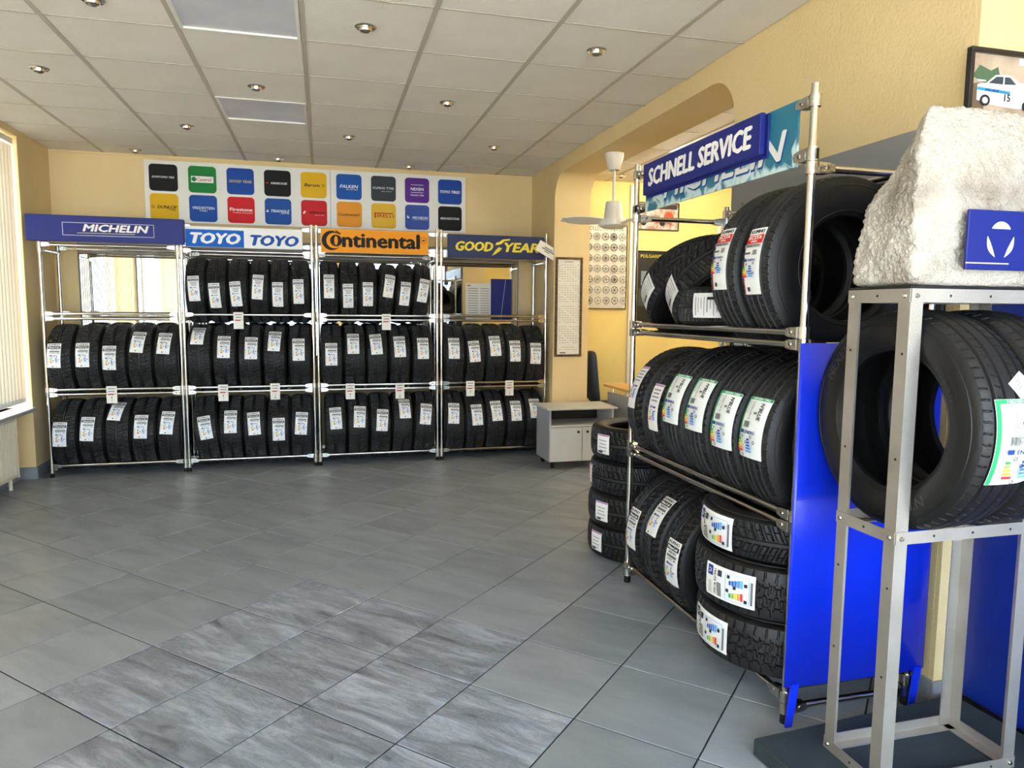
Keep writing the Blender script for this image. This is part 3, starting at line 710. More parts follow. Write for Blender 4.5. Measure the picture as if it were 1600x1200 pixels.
# ================================================================== RACKS
RT = .014
def clamp_mesh():
    mb = MB()
    mb.lathe([(RT+.001, -.020), (RT+.006, -.020), (RT+.006, .020), (RT+.001, .020)], 'cast_clamp', 16, closed=True)
    # ear tapering towards the rail (local +X)
    pts = [(RT+.004, .019), (.055, .017), (.078, .012), (.082, 0), (.078, -.012), (.055, -.017), (RT+.004, -.019)]
    n = len(pts)
    vs = [(x, -.017 if x < .06 else -.0155, z) for x, z in pts] + [(x, .017 if x < .06 else .0155, z) for x, z in pts]
    fs = [tuple(range(n-1, -1, -1)), tuple(range(n, 2*n))] + [(i, (i+1) % n, n+(i+1) % n, n+i) for i in range(n)]
    mb.add(vs, fs, 'cast_clamp')
    return mb.mesh('clamp', 40)
CLAMP = clamp_mesh()
BOLT = MB().tube((.05, -.020, 0), (.05, -.0168, 0), .007, 'cast_clamp', 10).tube((.05, -.0205, 0), (.05, -.0198, 0), .0035, 'black_plastic', 6).mesh('bolt')
CAP = MB().lathe([(.0005, 0), (RT+.002, 0), (RT+.003, .003), (RT+.003, .04), (RT+.001, .042)], 'black_rubber_cap', 16).mesh('foot_cap', 40)
def tube_obj(name, a, b, parent, r=RT): return put(name, MB().tube(a, b, r, 'chrome', 14).mesh(name, 60), parent)
def rack(label, origin, rz, L, D, tiers, top, sign_rails):
    """local: x along the front, y depth (0 front), z up. tiers: (z, double)"""
    t = thing('tyre_rack', label, 'rack', origin, group='chrome tube tyre racks', rz=rz)
    posts = [(0, 0), (L, 0), (0, D), (L, D)]
    for x, y in posts:
        h = top if y == 0 else tiers[-1][0]+.04
        tube_obj('post', (x, y, .03), (x, y, h), t); put('foot_cap', CAP, t, (x, y, 0))
    def clamp(x, y, z, ang):
        c = put('clamp', CLAMP, t, M=Matrix.Translation((x, y, z)) @ Matrix.Rotation(ang, 4, 'Z')); put('bolt', BOLT, c)
        if abs(math.cos(ang)) < .5: pass
    for k, (z, dbl) in enumerate(tiers):
        for y in (0, D):
            tube_obj('rail', (.03, y, z), (L-.03, y, z), t, .0125); clamp(0, y, z, 0); 
            c = put('clamp', CLAMP, t, M=Matrix.Translation((L, y, z)) @ Matrix.Scale(-1, 4, (1, 0, 0))); put('bolt', BOLT, c)
        zz = z - (.042 if dbl else 0)
        if dbl:
            tube_obj('rail', (.03, 0, zz), (L-.03, 0, zz), t, .0125); clamp(0, 0, zz, 0)
            c = put('clamp', CLAMP, t, M=Matrix.Translation((L, 0, zz)) @ Matrix.Scale(-1, 4, (1, 0, 0))); put('bolt', BOLT, c)
        zs = z - .042
        for x in (0, L):
            tube_obj('side_rail', (x, .03, zs), (x, D-.03, zs), t, .0125); clamp(x, 0, zs, PI/2); clamp(x, D, zs, -PI/2)
    for z in sign_rails:
        clamp(0, 0, z, 0); c = put('clamp', CLAMP, t, M=Matrix.Translation((L, 0, z)) @ Matrix.Scale(-1, 4, (1, 0, 0))); put('bolt', BOLT, c)
    return t
T3 = [(.10, False), (.763, True), (1.415, True), (1.995, False)]
T2 = [(.10, False), (.763, True), (1.415, False), (1.975, False)]
YF1, DP = 6.88, .44
UN = [(-2.288, -1.222), (-1.190, -.088), (-.045, 1.067), (1.109, 2.165)]
RN = ['under the blue sign', 'under the blue-and-white sign', 'under the orange sign', 'under the navy sign']
rack('chrome tube tyre rack under the blue sign in the left corner', (UN[0][0], YF1, 0), 0, UN[0][1]-UN[0][0], DP, T3, 2.03, [])
rack('chrome tube tyre rack under the blue-and-white sign', (UN[1][0], YF1, 0), 0, UN[1][1]-UN[1][0], DP, T2, 2.235, [2.03, 2.185])
rack('chrome tube tyre rack under the orange sign', (UN[2][0], YF1, 0), 0, UN[2][1]-UN[2][0], DP, T3, 2.235, [2.03, 2.185])
rack('chrome tube tyre rack under the navy sign beside the arched opening', (UN[3][0], YF1, 0), 0, UN[3][1]-UN[3][0], DP, T3, 2.235, [2.03, 2.185])
# right rack: front looks towards -X; local x runs along -Y from the far post
RX, RY0, RL, RD = 1.585, 3.49, 1.385, .525
rack('chrome tube tyre rack on the right, under the quick service sign', (RX, RY0, 0), -PI/2, RL, RD, [(.10, False), (.763, True), (1.405, True), (1.995, False)], 2.225, [2.0, 2.17])

ORD = ['first', 'second', 'third', 'fourth', 'fifth', 'sixth']
ROWS = [  # unit, tier, type, [(x, lean_deg, label angle, label x, label tilt)]
 (0, 'm', [(-2.165, 0, 10.4, -2.20, 1), (-1.957, 0, 11.1, -1.985, 0), (-1.75, 0, 6.1, -1.78, 1), (-1.545, 0, 33, -1.56, 5), (-1.338, 0, 30.5, -1.35, 4)]),
 (0, 'b', [(-2.165, 0, 8.2, -2.19, 2), (-1.957, 0, 15.7, -1.98, 3), (-1.75, 0, 47, -1.765, 8), (-1.545, 0, 16.8, -1.56, 2), (-1.338, 1, 22.2, -1.35, 4)]),
 (1, 't', [(-1.082, 0, 2.4, -1.09, -3), (-.905, 0, -10, -.92, -3), (-.728, 0, -6.6, -.745, -4), (-.55, 0, 6.7, -.56, 4), (-.373, 0, -6.6, -.39, 0), (-.2, 0, -.6, -.21, -1)]),
 (1, 'm', [(-1.066, 0, 46, -1.08, 3), (-.857, 0, 23.4, -.86, 1), (-.645, 0, 21.1, -.63, 1), (-.432, 0, 34, -.43, 4), (-.212, 0, 18, -.22, 0)]),
 (1, 'b', [(-1.03, -6, 11.8, -1.03, -3), (-.825, -2, 20.7, -.82, 2), (-.62, -2, 16.3, -.62, -2), (-.413, 0, 5.1, -.41, 0), (-.208, 0, 14.2, -.21, 4)]),
 (2, 't', [(.062, 0, 10.2, .06, 0), (.238, 0, -7.5, .23, -1), (.412, 0, -3.9, .41, 0), (.585, 6, 14.8, .6, 3), (.748, 6, -.4, .755, 0), (.915, 6, 6.5, .925, 4)]),
 (2, 'm', [(.075, 0, 9.2, .07, 0), (.283, 0, 28.5, .27, 0), (.492, 0, 27.2, .48, -4), (.702, 0, 22.3, .70, -2), (.918, 0, 18.9, .92, 0)]),
 (2, 'b', [(.098, 0, 21.4, .1, -3), (.306, 0, 22.9, .32, 3), (.515, 0, 15.5, .53, 4), (.725, 2, 36.5, .74, -3), (.936, 3, 24.6, .94, 4)]),
 (3, 'm', [(1.228, 0, 18.7, 1.22, 1), (1.432, 0, 12.7, 1.42, -4), (1.637, 0, 23, 1.63, -2), (1.842, 0, 12.7, 1.83, 0), (2.046, 0, 8, 2.04, 2)]),
 (3, 'b', [(1.23, 0, 24.2, 1.22, 4), (1.436, 0, 20, 1.45, -2), (1.64, 0, 26.7, 1.65, -3), (1.844, 0, 25.7, 1.85, 0), (2.048, 0, 29.6, 2.05, 0)]),
]
TN = {'t': 'top', 'm': 'middle', 'b': 'bottom'}
for un, tier, lst in ROWS:
    for k, (x, lean, ang, lx, tilt) in enumerate(lst):
        if tier == 't':
            key = 'winter_slim' if (un == 2 and k > 2) else 'winter_small'; lk = 'plain'; zr = T3[2][0]
        else: key = 'winter'; lk = 'kumho'; zr = T3[1][0] if tier == 'm' else T3[0][0]
        R = TY[key][2]; zc = zr + math.sqrt((R+.0135)**2 - (DP/2)**2)
        tyre(key, (x, YF1+DP/2, zc), 'black winter tyre, %s from the left on the %s tier %s' % (ORD[k], TN[tier], RN[un]), 'winter tyres on the back racks', lean=R_(lean), spin=k*.37+un,
             stickers=[(lk, ang, lx-x, tilt)])

# ---- right rack
GY_ = -PI/2; XC = RX+RD/2
def zrest(R, z): return z + math.sqrt((R+.0135)**2 - (RD/2)**2)
G2 = 'tyres on the right rack'
# middle tier, far to near
zc = zrest(.332, .763); 
for k, (y, key, st, lb) in enumerate([(3.345, 'winter_near', [('pink', 22, -.02, 0)], 'black winter tyre with pale label, far end of the right rack\'s middle tier'),
     (3.135, 'winter_near', [('pink', 8, .02, 0)], 'black winter tyre, pink-topped label, second from far end, right rack\'s middle tier'),
     (2.925, 'summer_near', [('green', 17, .0, 0)], 'black summer tyre with green-edged label, furthest of four alike on right rack\'s middle tier'),
     (2.715, 'summer_near', [('green', 17, .0, 0)], 'black summer tyre with green-edged label, second of four alike, right rack\'s middle tier'),
     (2.500, 'summer_near', [('green', 11, .005, 0)], 'black summer tyre with green-edged label, third of four alike, right rack\'s middle tier'),
     (2.285, 'summer_near', [('green', 11, -.01, 0)], 'black summer tyre with green-edged label, nearest the camera on right rack\'s middle tier')]):
    tyre(key, (XC, y, zrest(TY[key][2], .763)), lb, G2, yaw=GY_, spin=k*.5, stickers=st)
# bottom tier: three upright, three laid flat
for k, (y, a, ax, lb) in enumerate([(3.33, 8, -.0, 'black winter tyre standing at the far end of the right rack\'s bottom tier'), (3.12, 32, .0, 'black winter tyre with a high label, middle of three standing on right rack\'s bottom tier'),
     (2.905, 3, .02, 'black winter tyre standing next to the flat-stacked tyres, right rack\'s bottom tier')]):
    tyre('winter_near', (XC, y, zrest(.322, .10)), lb, G2, yaw=GY_, spin=k, stickers=[('kumho', a, ax, 0)])
zf = .10+.0135
tyre('van_low', (1.80, 2.44, zf+.1075), 'chunky black tyre lying flat, lowest of the three stacked in the right rack', 'tyres laid flat in the right rack', yaw=R_(-86), flat=True, spin=.2, stickers=[('stack', 4, 0, 0)])
tyre('van_low', (1.79, 2.445, zf+.3225), 'chunky black tyre lying flat, middle of the three stacked in the right rack', 'tyres laid flat in the right rack', yaw=R_(-70), flat=True, spin=.9, stickers=[('stack', 0, 0, 0)])
tyre('van_top', (1.80, 2.45, zf+.43+.083), 'black tyre lying flat, uppermost of the three stacked in the right rack', 'tyres laid flat in the right rack', yaw=R_(-86), flat=True, spin=.4, stickers=[('stack', 4, 0, 0)])
# top tier
for k, (y, ang, lb) in enumerate([(2.535, 8, 'black tyre with a red-and-white label, second from the camera on right rack\'s top tier'), (2.315, 4, 'black tyre with a red-and-white label, nearest the camera on right rack\'s top tier')]):
    tyre('summer_top', (XC, y, zrest(.336, 1.405)), lb, G2, yaw=GY_, spin=k, stickers=[('red', ang, -.005, 0)])
def tilted(key, base_y, tiltdeg, xc, label, st):
    R, w = TY[key][2], TY[key][3]; a = R_(tiltdeg); cz = 1.405 + math.sqrt((R+.0135)**2-(RD/2)**2)*math.cos(a) + w/2*math.sin(a); cy = base_y - R*math.sin(a)
    t = thing('tyre', label, 'tyre', (xc, cy, 1.405), group=G2)
    M = Matrix.Translation((0, 0, cz-1.405)) @ Matrix.Rotation(a, 4, 'X') @ Matrix.Rotation(GY_, 4, 'Z')
    put('carcass', TY[key][0], t, M=M); put('tread', TY[key][1], t, M=M)
    for kind, ang, ax, tl in st: put('label_sticker', label_mesh(kind, R, w), t, M=M @ Matrix.Rotation(R_(-ang), 4, 'X') @ Matrix.Translation((ax, 0, 0)))
tilted('winter_lean', 3.50, 48, XC+.01, 'black tyre leaning at the far end of the right rack\'s top tier', [('grey', -6, 0, 0)])
tilted('winter_lean', 3.21, 48, XC, 'black tyre leaning over the flat one on the right rack\'s top tier', [('grey', -12, 0, 0)])
tyre('winter_flat', (XC-.01, 2.87, 1.405+.0135+.0825), 'black tyre lying flat under the leaning ones on the right rack\'s top tier', G2, yaw=R_(-62), flat=True, stickers=[('grey', 0, 0, 0)])
# floor stack beyond the rack
for k, (x, y, yw) in enumerate([(1.870, 3.97, -72), (1.862, 3.95, -64), (1.868, 3.945, -78), (1.875, 3.96, -66)]):
    tyre('winter_stack', (x, y, .099 + k*.1985), 'black winter tyre, %s in the floor stack beyond the right rack' % ['lowest', 'second from the floor', 'third from the floor', 'uppermost'][k], 'floor stack of four tyres', yaw=R_(yw), flat=True, spin=k*.6,
         stickers=[('small', 6 if k != 2 else 26, 0, 0)])

# ================================================================== SIGNS
def sign(name, label, x0, x1, y, z0, z1, m, thick=.03):
    t = thing(name, label, 'sign', ((x0+x1)/2, y, z0)); w, h = x1-x0, z1-z0
    put('board', MB().box(-w/2, w/2, 0, thick, 0, h, m, ch=.003), t)
    return t, w, h
# blue sign
t, w, h = sign('shop_sign', 'long blue sign with white slanted lettering in an outlined box, top left', -2.36, -1.155, 6.81, 2.02, 2.235, 'sign_blue', .07)
p = PR(); p.frame(.02, -.004, .70, .108, .004, '#d8d8e4'); p.text(('MICHELIN', B, I), .075, .008, w=.50, h=.058, col='#eeeae4'); p.rect(.0, -.036, .44, .005, '#c9c3a6')
put('lettering', p.build(facing_front(0, 0, h/2), base=.0006), t)
# blue and white sign
t, w, h = sign('shop_sign', 'half blue, half white sign with the same four-letter word twice', -1.145, -.165, 6.835, 2.005, 2.185, 'white_plastic')
p = PR(); p.rect(-.25, -.012, .48, .150, '#1560bd'); p.text(('TOYO', .10, I), -.245, -.012, w=.40, h=.088, col='#f0eee8'); p.text(('TOYO', .10, I), .25, -.018, w=.40, h=.088, col='#1a4f9f')
put('lettering', p.build(facing_front(0, 0, h/2), base=.0006), t)
# orange sign
t, w, h = sign('shop_sign', 'orange sign with large black lettering and a small round emblem', -.006, .978, 6.835, 1.990, 2.205, 'white_plastic')
p = PR(); p.rect(0, 0, w-.004, h-.004, '#f09a1c')
p.disc(-.395, 0, .088, '#1c1a18', 36); p.disc(-.372, 0, .070, '#f09a1c', 36); p.rect(-.32, 0, .03, .10, '#f09a1c'); p.rect(-.335, .074, .05, .012, '#1c1a18', rot=-.6)
p.disc(-.356, 0, .053, '#1c1a18', 30); p.disc(-.356, 0, .016, '#f09a1c', 16, ry=.042)
p.text(('ontinental', .03, 0), .082, .008, w=.70 if False else .66, h=.125, col='#1c1a18') if False else None
vs, fs, asp = TXT[('ontinental', .03, 0)]
# letters after the round o
cut = [(x, y) for x, y in vs]
prepare_text([('ntinental', .07, 0)])
p.text(('ntinental', .07, 0), .055, .010, w=.70, h=.128, col='#1c1a18')
p.disc(.447, .025, .030, '#1c1a18', 24, .027); p.poly([(-.014, -.004), (-.006, .006), (.004, .004), (.012, .014), (.010, .004), (.016, -.002), (.008, -.004), (.010, -.014), (.004, -.006), (-.006, -.006), (-.010, -.014)], [tuple(range(11))], '#1c1a18', c=(.447, .025))
put('lettering', p.build(facing_front(0, 0, h/2), base=.0006), t)
# navy sign
t, w, h = sign('shop_sign', 'navy sign with yellow slanted lettering and a winged shoe, beside the arch', 1.165, 2.135, 6.835, 1.975, 2.195, 'sign_navy')
p = PR(); YL = '#e8d23c'
p.text(('GOOD', .08, I), -.225, 0, w=.36, h=.085, col=YL); p.text(('YEAR', .08, I), .245, 0, w=.34, h=.085, col=YL)
p.poly([(-.075, -.085), (-.035, -.03), (-.005, .0), (.03, -.012), (.004, -.040), (-.04, -.07)], [tuple(range(6))], YL, c=(.02, 0))
p.poly([(-.012, .018), (.006, .045), (.030, .048), (.020, .02)], [(0, 3, 2, 1)], YL, c=(-.01, 0))
p.poly([(.0, .02), (.012, .052), (.045, .075), (.12, .082), (.115, .066), (.06, .058), (.05, .045), (.03, .03)], [tuple(range(7, -1, -1))], YL, c=(.01, 0))
put('lettering', p.build(facing_front(0, 0, h/2), base=.0006), t)
# small card tied to the end of the navy sign
t = thing('hanging_card', 'small tilted cream card hanging at the right end of the navy sign', 'card', (2.15, 6.79, 2.06)); Mr = Matrix.Rotation(R_(28), 4, 'Y')
put('card', MB().box(-.115, .115, -.002, 0, -.055, .055, 'paper', M=Mr), t)
p = PR(); p.rect(.0, .018, .09, .008, '#444038'); p.rect(.01, .0, .15, .009, '#444038'); p.rect(.0, -.018, .06, .008, '#6a6458')
mb = p.build(facing_front(0, -.002, 0), base=.0004); mb.v = [tuple(Mr @ Vector(v)) for v in mb.v]; put('writing', mb, t)

# brand board on the back wall
t = thing('brand_board', 'long white wall board with two rows of rounded colour squares with tyre makers\' names', 'sign', (-.06, YB-.001, 2.285))
put('panel', MB().box(-1.545, .155, -.02, -.0005, 0, .575, 'white_plastic', ch=.002), t); put('panel', MB().box(.158, 1.535, -.02, -.0005, 0, .575, 'white_plastic', ch=.002), t)
for row, (data, zz) in enumerate(((BRANDS1, .415), (BRANDS2, .142))):
    for k, (bg, tx) in enumerate(data):
        x = -1.378 + k*.3435; s = .25
        pts = rrect(s, s, .035)
        sq = put('logo_square', MB().prism(pts, -.023, -.0195, None if False else (lambda c: (ink(c), 'print_' + c.lstrip('#'))[1])(bg)), t, (x, 0, zz))
        p = PR()
        if k == 1 and row == 0: p.rect(.0, 0, .20, .06, '#f0ecea'); p.disc(-.075, 0, .022, '#1f7d3c', 18)
        if k == 0 and row == 0: p.rect(-.098, 0, .012, .012, '#4a86c8', rot=PI/4)
        if k == 3 and row == 0: p.poly([(-.012, 0), (.012, .012), (.006, 0), (.012, -.010)], [(0, 3, 2, 1)], '#d9402c', c=(-.098, .0))
        if k == 4 and row == 0: p.disc(.092, 0, .013, '#1b1b1b', 18, .009)
        if k == 7 and row == 0: p.rect(0, .055, .13, .004, '#f2f2f2'); p.rect(0, -.022, .13, .004, '#f2f2f2')
        if k == 0 and row == 1: p.disc(-.098, 0, .014, '#b8322a', 16, .008)
        if k == 3 and row == 1: p.poly([(-.014, -.012), (.014, -.012), (0, .014)], [(0, 1, 2)], '#eef0f4', c=(-.1, .005))
        if k == 4 and row == 1: p.poly([(-.016, -.014), (.002, -.014), (.016, .014), (-.002, .014)], [(0, 1, 2, 3)], '#f4e8e8', c=(-.094, .004))
        if k == 5 and row == 1: p.poly([(-.006, -.01), (.008, -.002), (.0, .012), (-.008, .004)], [(0, 1, 2, 3)], '#c0392b', c=(.1, .0))
        if k == 6 and row == 1: p.rect(.0, .026, .19, .010, '#b5332a'); p.rect(-.085, .004, .014, .052, '#b5332a')
        if k == 7 and row == 1: p.poly([(-.02, -.01), (-.012, .02), (.0, 0), (.012, -.012)], [(0, 3, 2, 1)], '#eef0f6', c=(-.088, 0)); p.rect(.03, -.026, .16, .002, '#e6d884')
        for s_, bo, sh, col, fw_, ox, oy in tx:
            hmax = .03 if oy >= -.06 else .014
            p.text((s_, bo, sh), ox*s, oy*s, w=fw_*s, h=min(hmax, fw_*s/TXT[(s_, bo, sh)][2]*1.0), col=col)
        put('lettering', p.build(facing_front(0, -.023, 0), base=.0006), sq)

# price tags on the rails
def price_tag(x, y, z, label, arrow=0):
    t = thing('price_tag', label, 'price tag', (x, y, z-.075), group='white price tags on the rails')
    put('card', MB().box(-.042, .042, -.0015, 0, 0, .150, 'paper'), t)
    p = PR(); p.rect(0, .128, .058, .006, '#4a4a4a'); p.rect(0, .104, .052, .006, '#4a4a4a'); p.rect(-.006, .078, .046, .011, '#b8424a'); p.rect(.026, .082, .012, .005, '#b8424a')
    if arrow: p.rect(0, .034, .002, .036, '#333333'); p.rect(0, .034+.016*arrow, .009, .009, '#333333', rot=PI/4)
    put('print', p.build(facing_front(0, -.0015, 0), base=.0003), t)
yt = YF1-.020
for x, z, ar, lb in [(-1.79, .715, 1, 'white price tag on the lower rail under the blue sign'), (-.734, 1.363, 0, 'white price tag on the upper rail under the blue-and-white sign'),
    (-.882, .712, 1, 'white price tag with upward arrow, left one on lower rail under the blue-and-white sign'), (-.436, .715, -1, 'white price tag with downward arrow, right one on lower rail under the blue-and-white sign'),
    (.581, 1.355, 0, 'white price tag on the upper rail under the orange sign'), (.238, .702, 1, 'white price tag, left one on the lower rail under the orange sign'),
    (.703, .697, -1, 'white price tag, right one on the lower rail under the orange sign'), (1.392, .705, 1, 'white price tag, left one on the lower rail under the navy sign'), (1.79, .703, -1, 'white price tag, right one on the lower rail under the navy sign')]:
    price_tag(x, yt, z, lb, ar)
# notice at the mirror in the fourth rack; solid stand-in for a blue reflection
t = thing('notice_sheet', 'cream printed notice sheet fixed to the mirror under the navy sign', 'paper', (1.62, YB-.0125, 1.36))
put('sheet', MB().box(-.14, .14, -.004, 0, 0, .40, 'paper'), t)
p = PR(); p.rect(-.105, .375, .04, .012, '#c8452c')
for k in range(12):
    p.rect(-.06, .345-k*.026, .11, .008, '#9a9284'); p.rect(.07, .345-k*.026, .10, .008, '#a59d8f')
put('print', p.build(facing_front(0, -.004, 0), base=.0003), t)
t = thing('reflected_panel', 'dark blue panel with a diagonal line, stand-in for a mirror reflection, beside the notice sheet', 'reflected_panel', (1.86, YB-.0125, 1.36))
put('cover', MB().box(-.105, .125, -.012, 0, 0, .45, 'sign_blue', ch=.002), t); p = PR(); p.rect(.03, .225, .004, .44, '#c8ccd8', rot=-.12); put('line', p.build(facing_front(0, -.012, 0), base=.0003), t)

# signs of the right rack
t = thing('banner_board', 'teal banner board with mountain print and half hidden white lettering, right rack', 'sign', (1.575, 2.77, 1.968))
put('board', MB().box(-.004, .004, -.60, .585, 0, .222, 'teal_print'), t)
p = PR(); p.text(('MICHELIN', .04, I), .085, .080, w=.92, h=.100, col='#1f4d92'); p.text(('MICHELIN', .04, I), .080, .088, w=.92, h=.100, col='#dcd9d2')
put('lettering', p.build(facing_left(-.004, 0, 0), base=.0006), t)
t = thing('shop_sign', 'dark blue SCHNELL SERVICE sign with white lettering on the right rack', 'sign', (1.545, 2.825, 2.042))
put('board', MB().box(-.006, .016, -.485, .495, 0, .148, 'sign_blue', ch=.003), t); put('flap', MB().box(.017, .024, -.50, .495, -.012, .142, 'sign_blue', ch=.002), t)
p = PR(); p.text(('SCHNELL SERVICE', .08, .1), .0, .074, w=.86, h=.078, col='#eceae6'); put('lettering', p.build(facing_left(-.006, 0, 0), base=.0006), t)

# ================================================================== LEFT: radiator
t = thing('radiator', 'cream ribbed panel radiator under the left window', 'radiator', (XL-.05, 5.90, 0))
put('panel', MB().box(.030, .040, -.70, .62, .10, .585, 'radiator_enamel', ch=.004), t); put('panel', MB().box(-.045, -.035, -.70, .62, .10, .585, 'radiator_enamel', ch=.004), t)
rib = MB().box(.040, .049, -.010, .010, .125, .560, 'radiator_enamel', ch=.004).mesh('rib')
for k in range(38): put('rib', rib, t, (0, .595-k*.0335, 0))
put('side_cover', MB().box(-.05, .045, .62, .63, .09, .59, 'radiator_enamel', ch=.002), t)
put('top_grille', MB().box(-.05, .050, -.70, .63, .586, .602, 'radiator_enamel', ch=.003), t)
put('pipe', MB().tube((.0, .56, .002), (.0, .56, .11), .014, 'radiator_enamel', 12).mesh('pipe', 60), t)

# ================================================================== OFFICE
# fan on the arch soffit
t = thing('ceiling_fan', 'white ceiling fan hanging on a rod in the arched opening', 'fan', (2.378, 5.70, 2.19))
put('canopy', MB().lathe([(.045, .455), (.05, .46), (.075, .56), (.078, .585), (.078, .593)], 'fan_white', 28).mesh('canopy', 40), t)
put('rod', MB().tube((0, 0, .20), (0, 0, .47), .011, 'fan_white', 12).mesh('rod', 60), t)
put('motor', MB().lathe([(.001, .2), (.06, .198), (.066, .18), (.078, .06), (.082, .055), (.12, .05), (.125, .03), (.12, .0), (.09, -.018), (.04, -.026), (.001, -.028)], 'fan_white', 32).mesh('motor', 40), t)
bl = []
n = 10; vs = []; fs = []
for i in range(n+1):
    s = i/n; x = .10 + s*.36; wd = .045 + .02*math.sin(PI*min(s*1.1, 1)); wd *= (1 if s < .9 else .75)
    for e in (-1, 1):
        y = e*wd; z = .03 + e*wd*.36 - .0*s
        vs += [(x, y, z), (x, y, z+.006)]
for i in range(n):
    a = i*4; b = a+4
    fs += [(a, b, b+2, a+2), (a+1, a+3, b+3, b+1), (a, a+1, b+1, b), (a+2, b+2, b+3, a+3)]
fs += [(0, 2, 3, 1), (n*4, n*4+1, n*4+3, n*4+2)]
blade = MB().add(vs, fs, 'fan_white').mesh('blade', 40)
for a in (182, 300, 62): put('blade', blade, t, M=Matrix.Rotation(R_(a), 4, 'Z'))
# framed chart on the far jamb
def framed(name, label, cat, x0, x1, y, z0, z1, fm, ft, fill):
    t = thing(name, label, cat, ((x0+x1)/2, y, z0)); w, h = x1-x0, z1-z0
    f = MB(); f.box(-w/2, w/2, -.022, -.001, 0, ft, fm, ch=.002).box(-w/2, w/2, -.022, -.001, h-ft, h, fm, ch=.002).box(-w/2, -w/2+ft, -.022, -.001, ft, h-ft, fm, ch=.002).box(w/2-ft, w/2, -.022, -.001, ft, h-ft, fm, ch=.002)
    put('frame', f, t); pic = put('picture', MB().box(-w/2+ft, w/2-ft, -.010, -.002, ft, h-ft, fill), t)
    return t, pic, w, h
t, pic, w, h = framed('framed_chart', 'tall gold-framed table of tyre sizes on the pier beside the arch', 'picture', 2.225, 2.505, 6.77, 1.02, 2.00, 'brass_frame', .022, 'paper')
p = PR(); p.rect(0, h/2-.045, .09, .006, '#8a8270')
for r in range(38):
    if r % 9 == 8: continue
    for c in range(8):
        if (r*7 + c*5) % 6: p.rect(-.1+c*.028, h/2-.075-r*.0225, .018, .006, '#b9b19c')
p.rect(-.07, -h/2+.04, .06, .010, '#3b4a7a')
put('table_print', p.build(facing_front(0, -.010, h/2), base=.0004), pic)
# poster of wheels
t, pic, w, h = framed('wheel_poster', 'white poster with rows of drawn alloy wheels on the office wall', 'poster', 2.795, 3.325, YB-.0125, 1.50, 2.49, 'dark_frame', .008, 'paper')
p = PR(); p.text(('COLLECTION', 0, .1), -.07, h/2-.10, w=.30, h=.045, col='#6a6a6a'); p.text(('2013', .02, .1), .155, h/2-.10, w=.12, h=.045, col='#4a4a4a')
for r in range(7):
    for c in range(5):
        cx, cy = -.2+c*.1, h/2-.19-r*.118; g = ['#4a4a4a', '#6c6c6c', '#8a8a8a'][(r*3+c*2) % 3]
        p.disc(cx, cy, .042, g, 22, .034); p.disc(cx, cy, .010, g, 10)
        ns = [5, 7, 10, 6][(r+c*2) % 4]
        for q in range(ns): a = 2*PI*q/ns; p.rect(cx+.021*math.cos(a), cy+.021*math.sin(a), .026, .0065, g, rot=a)
        p.rect(cx, cy-.052, .05, .003, '#a9a9a9')
put('wheel_print', p.build(facing_front(0, -.010, h/2), base=.0004), pic)
# red racing picture
mat('race_print', '#8c5a4a', .4, var=(16, '#d9cfc4', 1.))
t, pic, w, h = framed('framed_picture', 'framed red racing picture high on the office wall', 'picture', 3.42, 3.955, YB-.0125, 2.39, 2.70, 'dark_frame', .012, 'race_print')
p = PR(); p.rect(-.08, -.04, .26, .05, '#b0302a'); p.rect(-.02, -.01, .10, .04, '#c8402e'); p.disc(-.17, -.07, .035, '#1a1a1a', 16); p.disc(.06, -.07, .035, '#1a1a1a', 16); p.disc(.14, .0, .06, '#b8502e', 18); p.rect(0, .11, .48, .05, '#3a3230')
put('print', p.build(facing_front(0, -.010, h/2), base=.0004), pic)
t, pic, w, h = framed('framed_poster', 'dark framed poster with yellow lettering on the office wall', 'poster', 3.42, 3.95, YB-.0125, 1.345, 2.16, 'dark_frame', .014, 'black_plastic')
p = PR(); p.text(('POLGARISTAS', .02, 0), -.02, h/2-.06, w=.34, h=.035, col='#d8c23a'); p.rect(0, .10, .36, .16, '#7d8a94'); p.rect(-.03, .09, .2, .05, '#c8ccd0'); p.rect(0, -.12, .42, .20, '#3f4b40')
put('print', p.build(facing_front(0, -.010, h/2), base=.0004), pic)
t = thing('cable_duct', 'cream vertical cable duct on the office wall between the posters', 'duct', (3.372, YB-.0125, 0)); put('cover', MB().box(-.022, .022, -.03, 0, .0, 2.88, 'white_plastic', ch=.004), t)
t = thing('vent_grille', 'white slatted vent grille on the office wall behind the right rack', 'vent', (4.62, YB-.0125, 1.55))
put('frame', MB().box(-.17, .17, -.018, 0, 0, .95, 'white_plastic', ch=.004), t)
for k in range(14): put('slat', MB().box(-.13, .13, -.028, -.016, .55+k*.026, .563+k*.026, 'grey_trim'), t)
# office light tubes
for n, y in enumerate((4.4, 6.25)):
    t = thing('office_lamp', ['long white tube lamp on the office ceiling towards the front', 'long white tube lamp on the office ceiling near its back wall'][n], 'lamp', (3.75, y, ZC), group='tube lamps in the office')
    put('housing', MB().box(-.62, .62, -.08, .08, -.05, -.003, 'white_plastic', ch=.006), t); put('tube', MB().tube((-.58, 0, -.07), (.58, 0, -.07), .018, 'office_tube', 12).mesh('tube', 60), t)
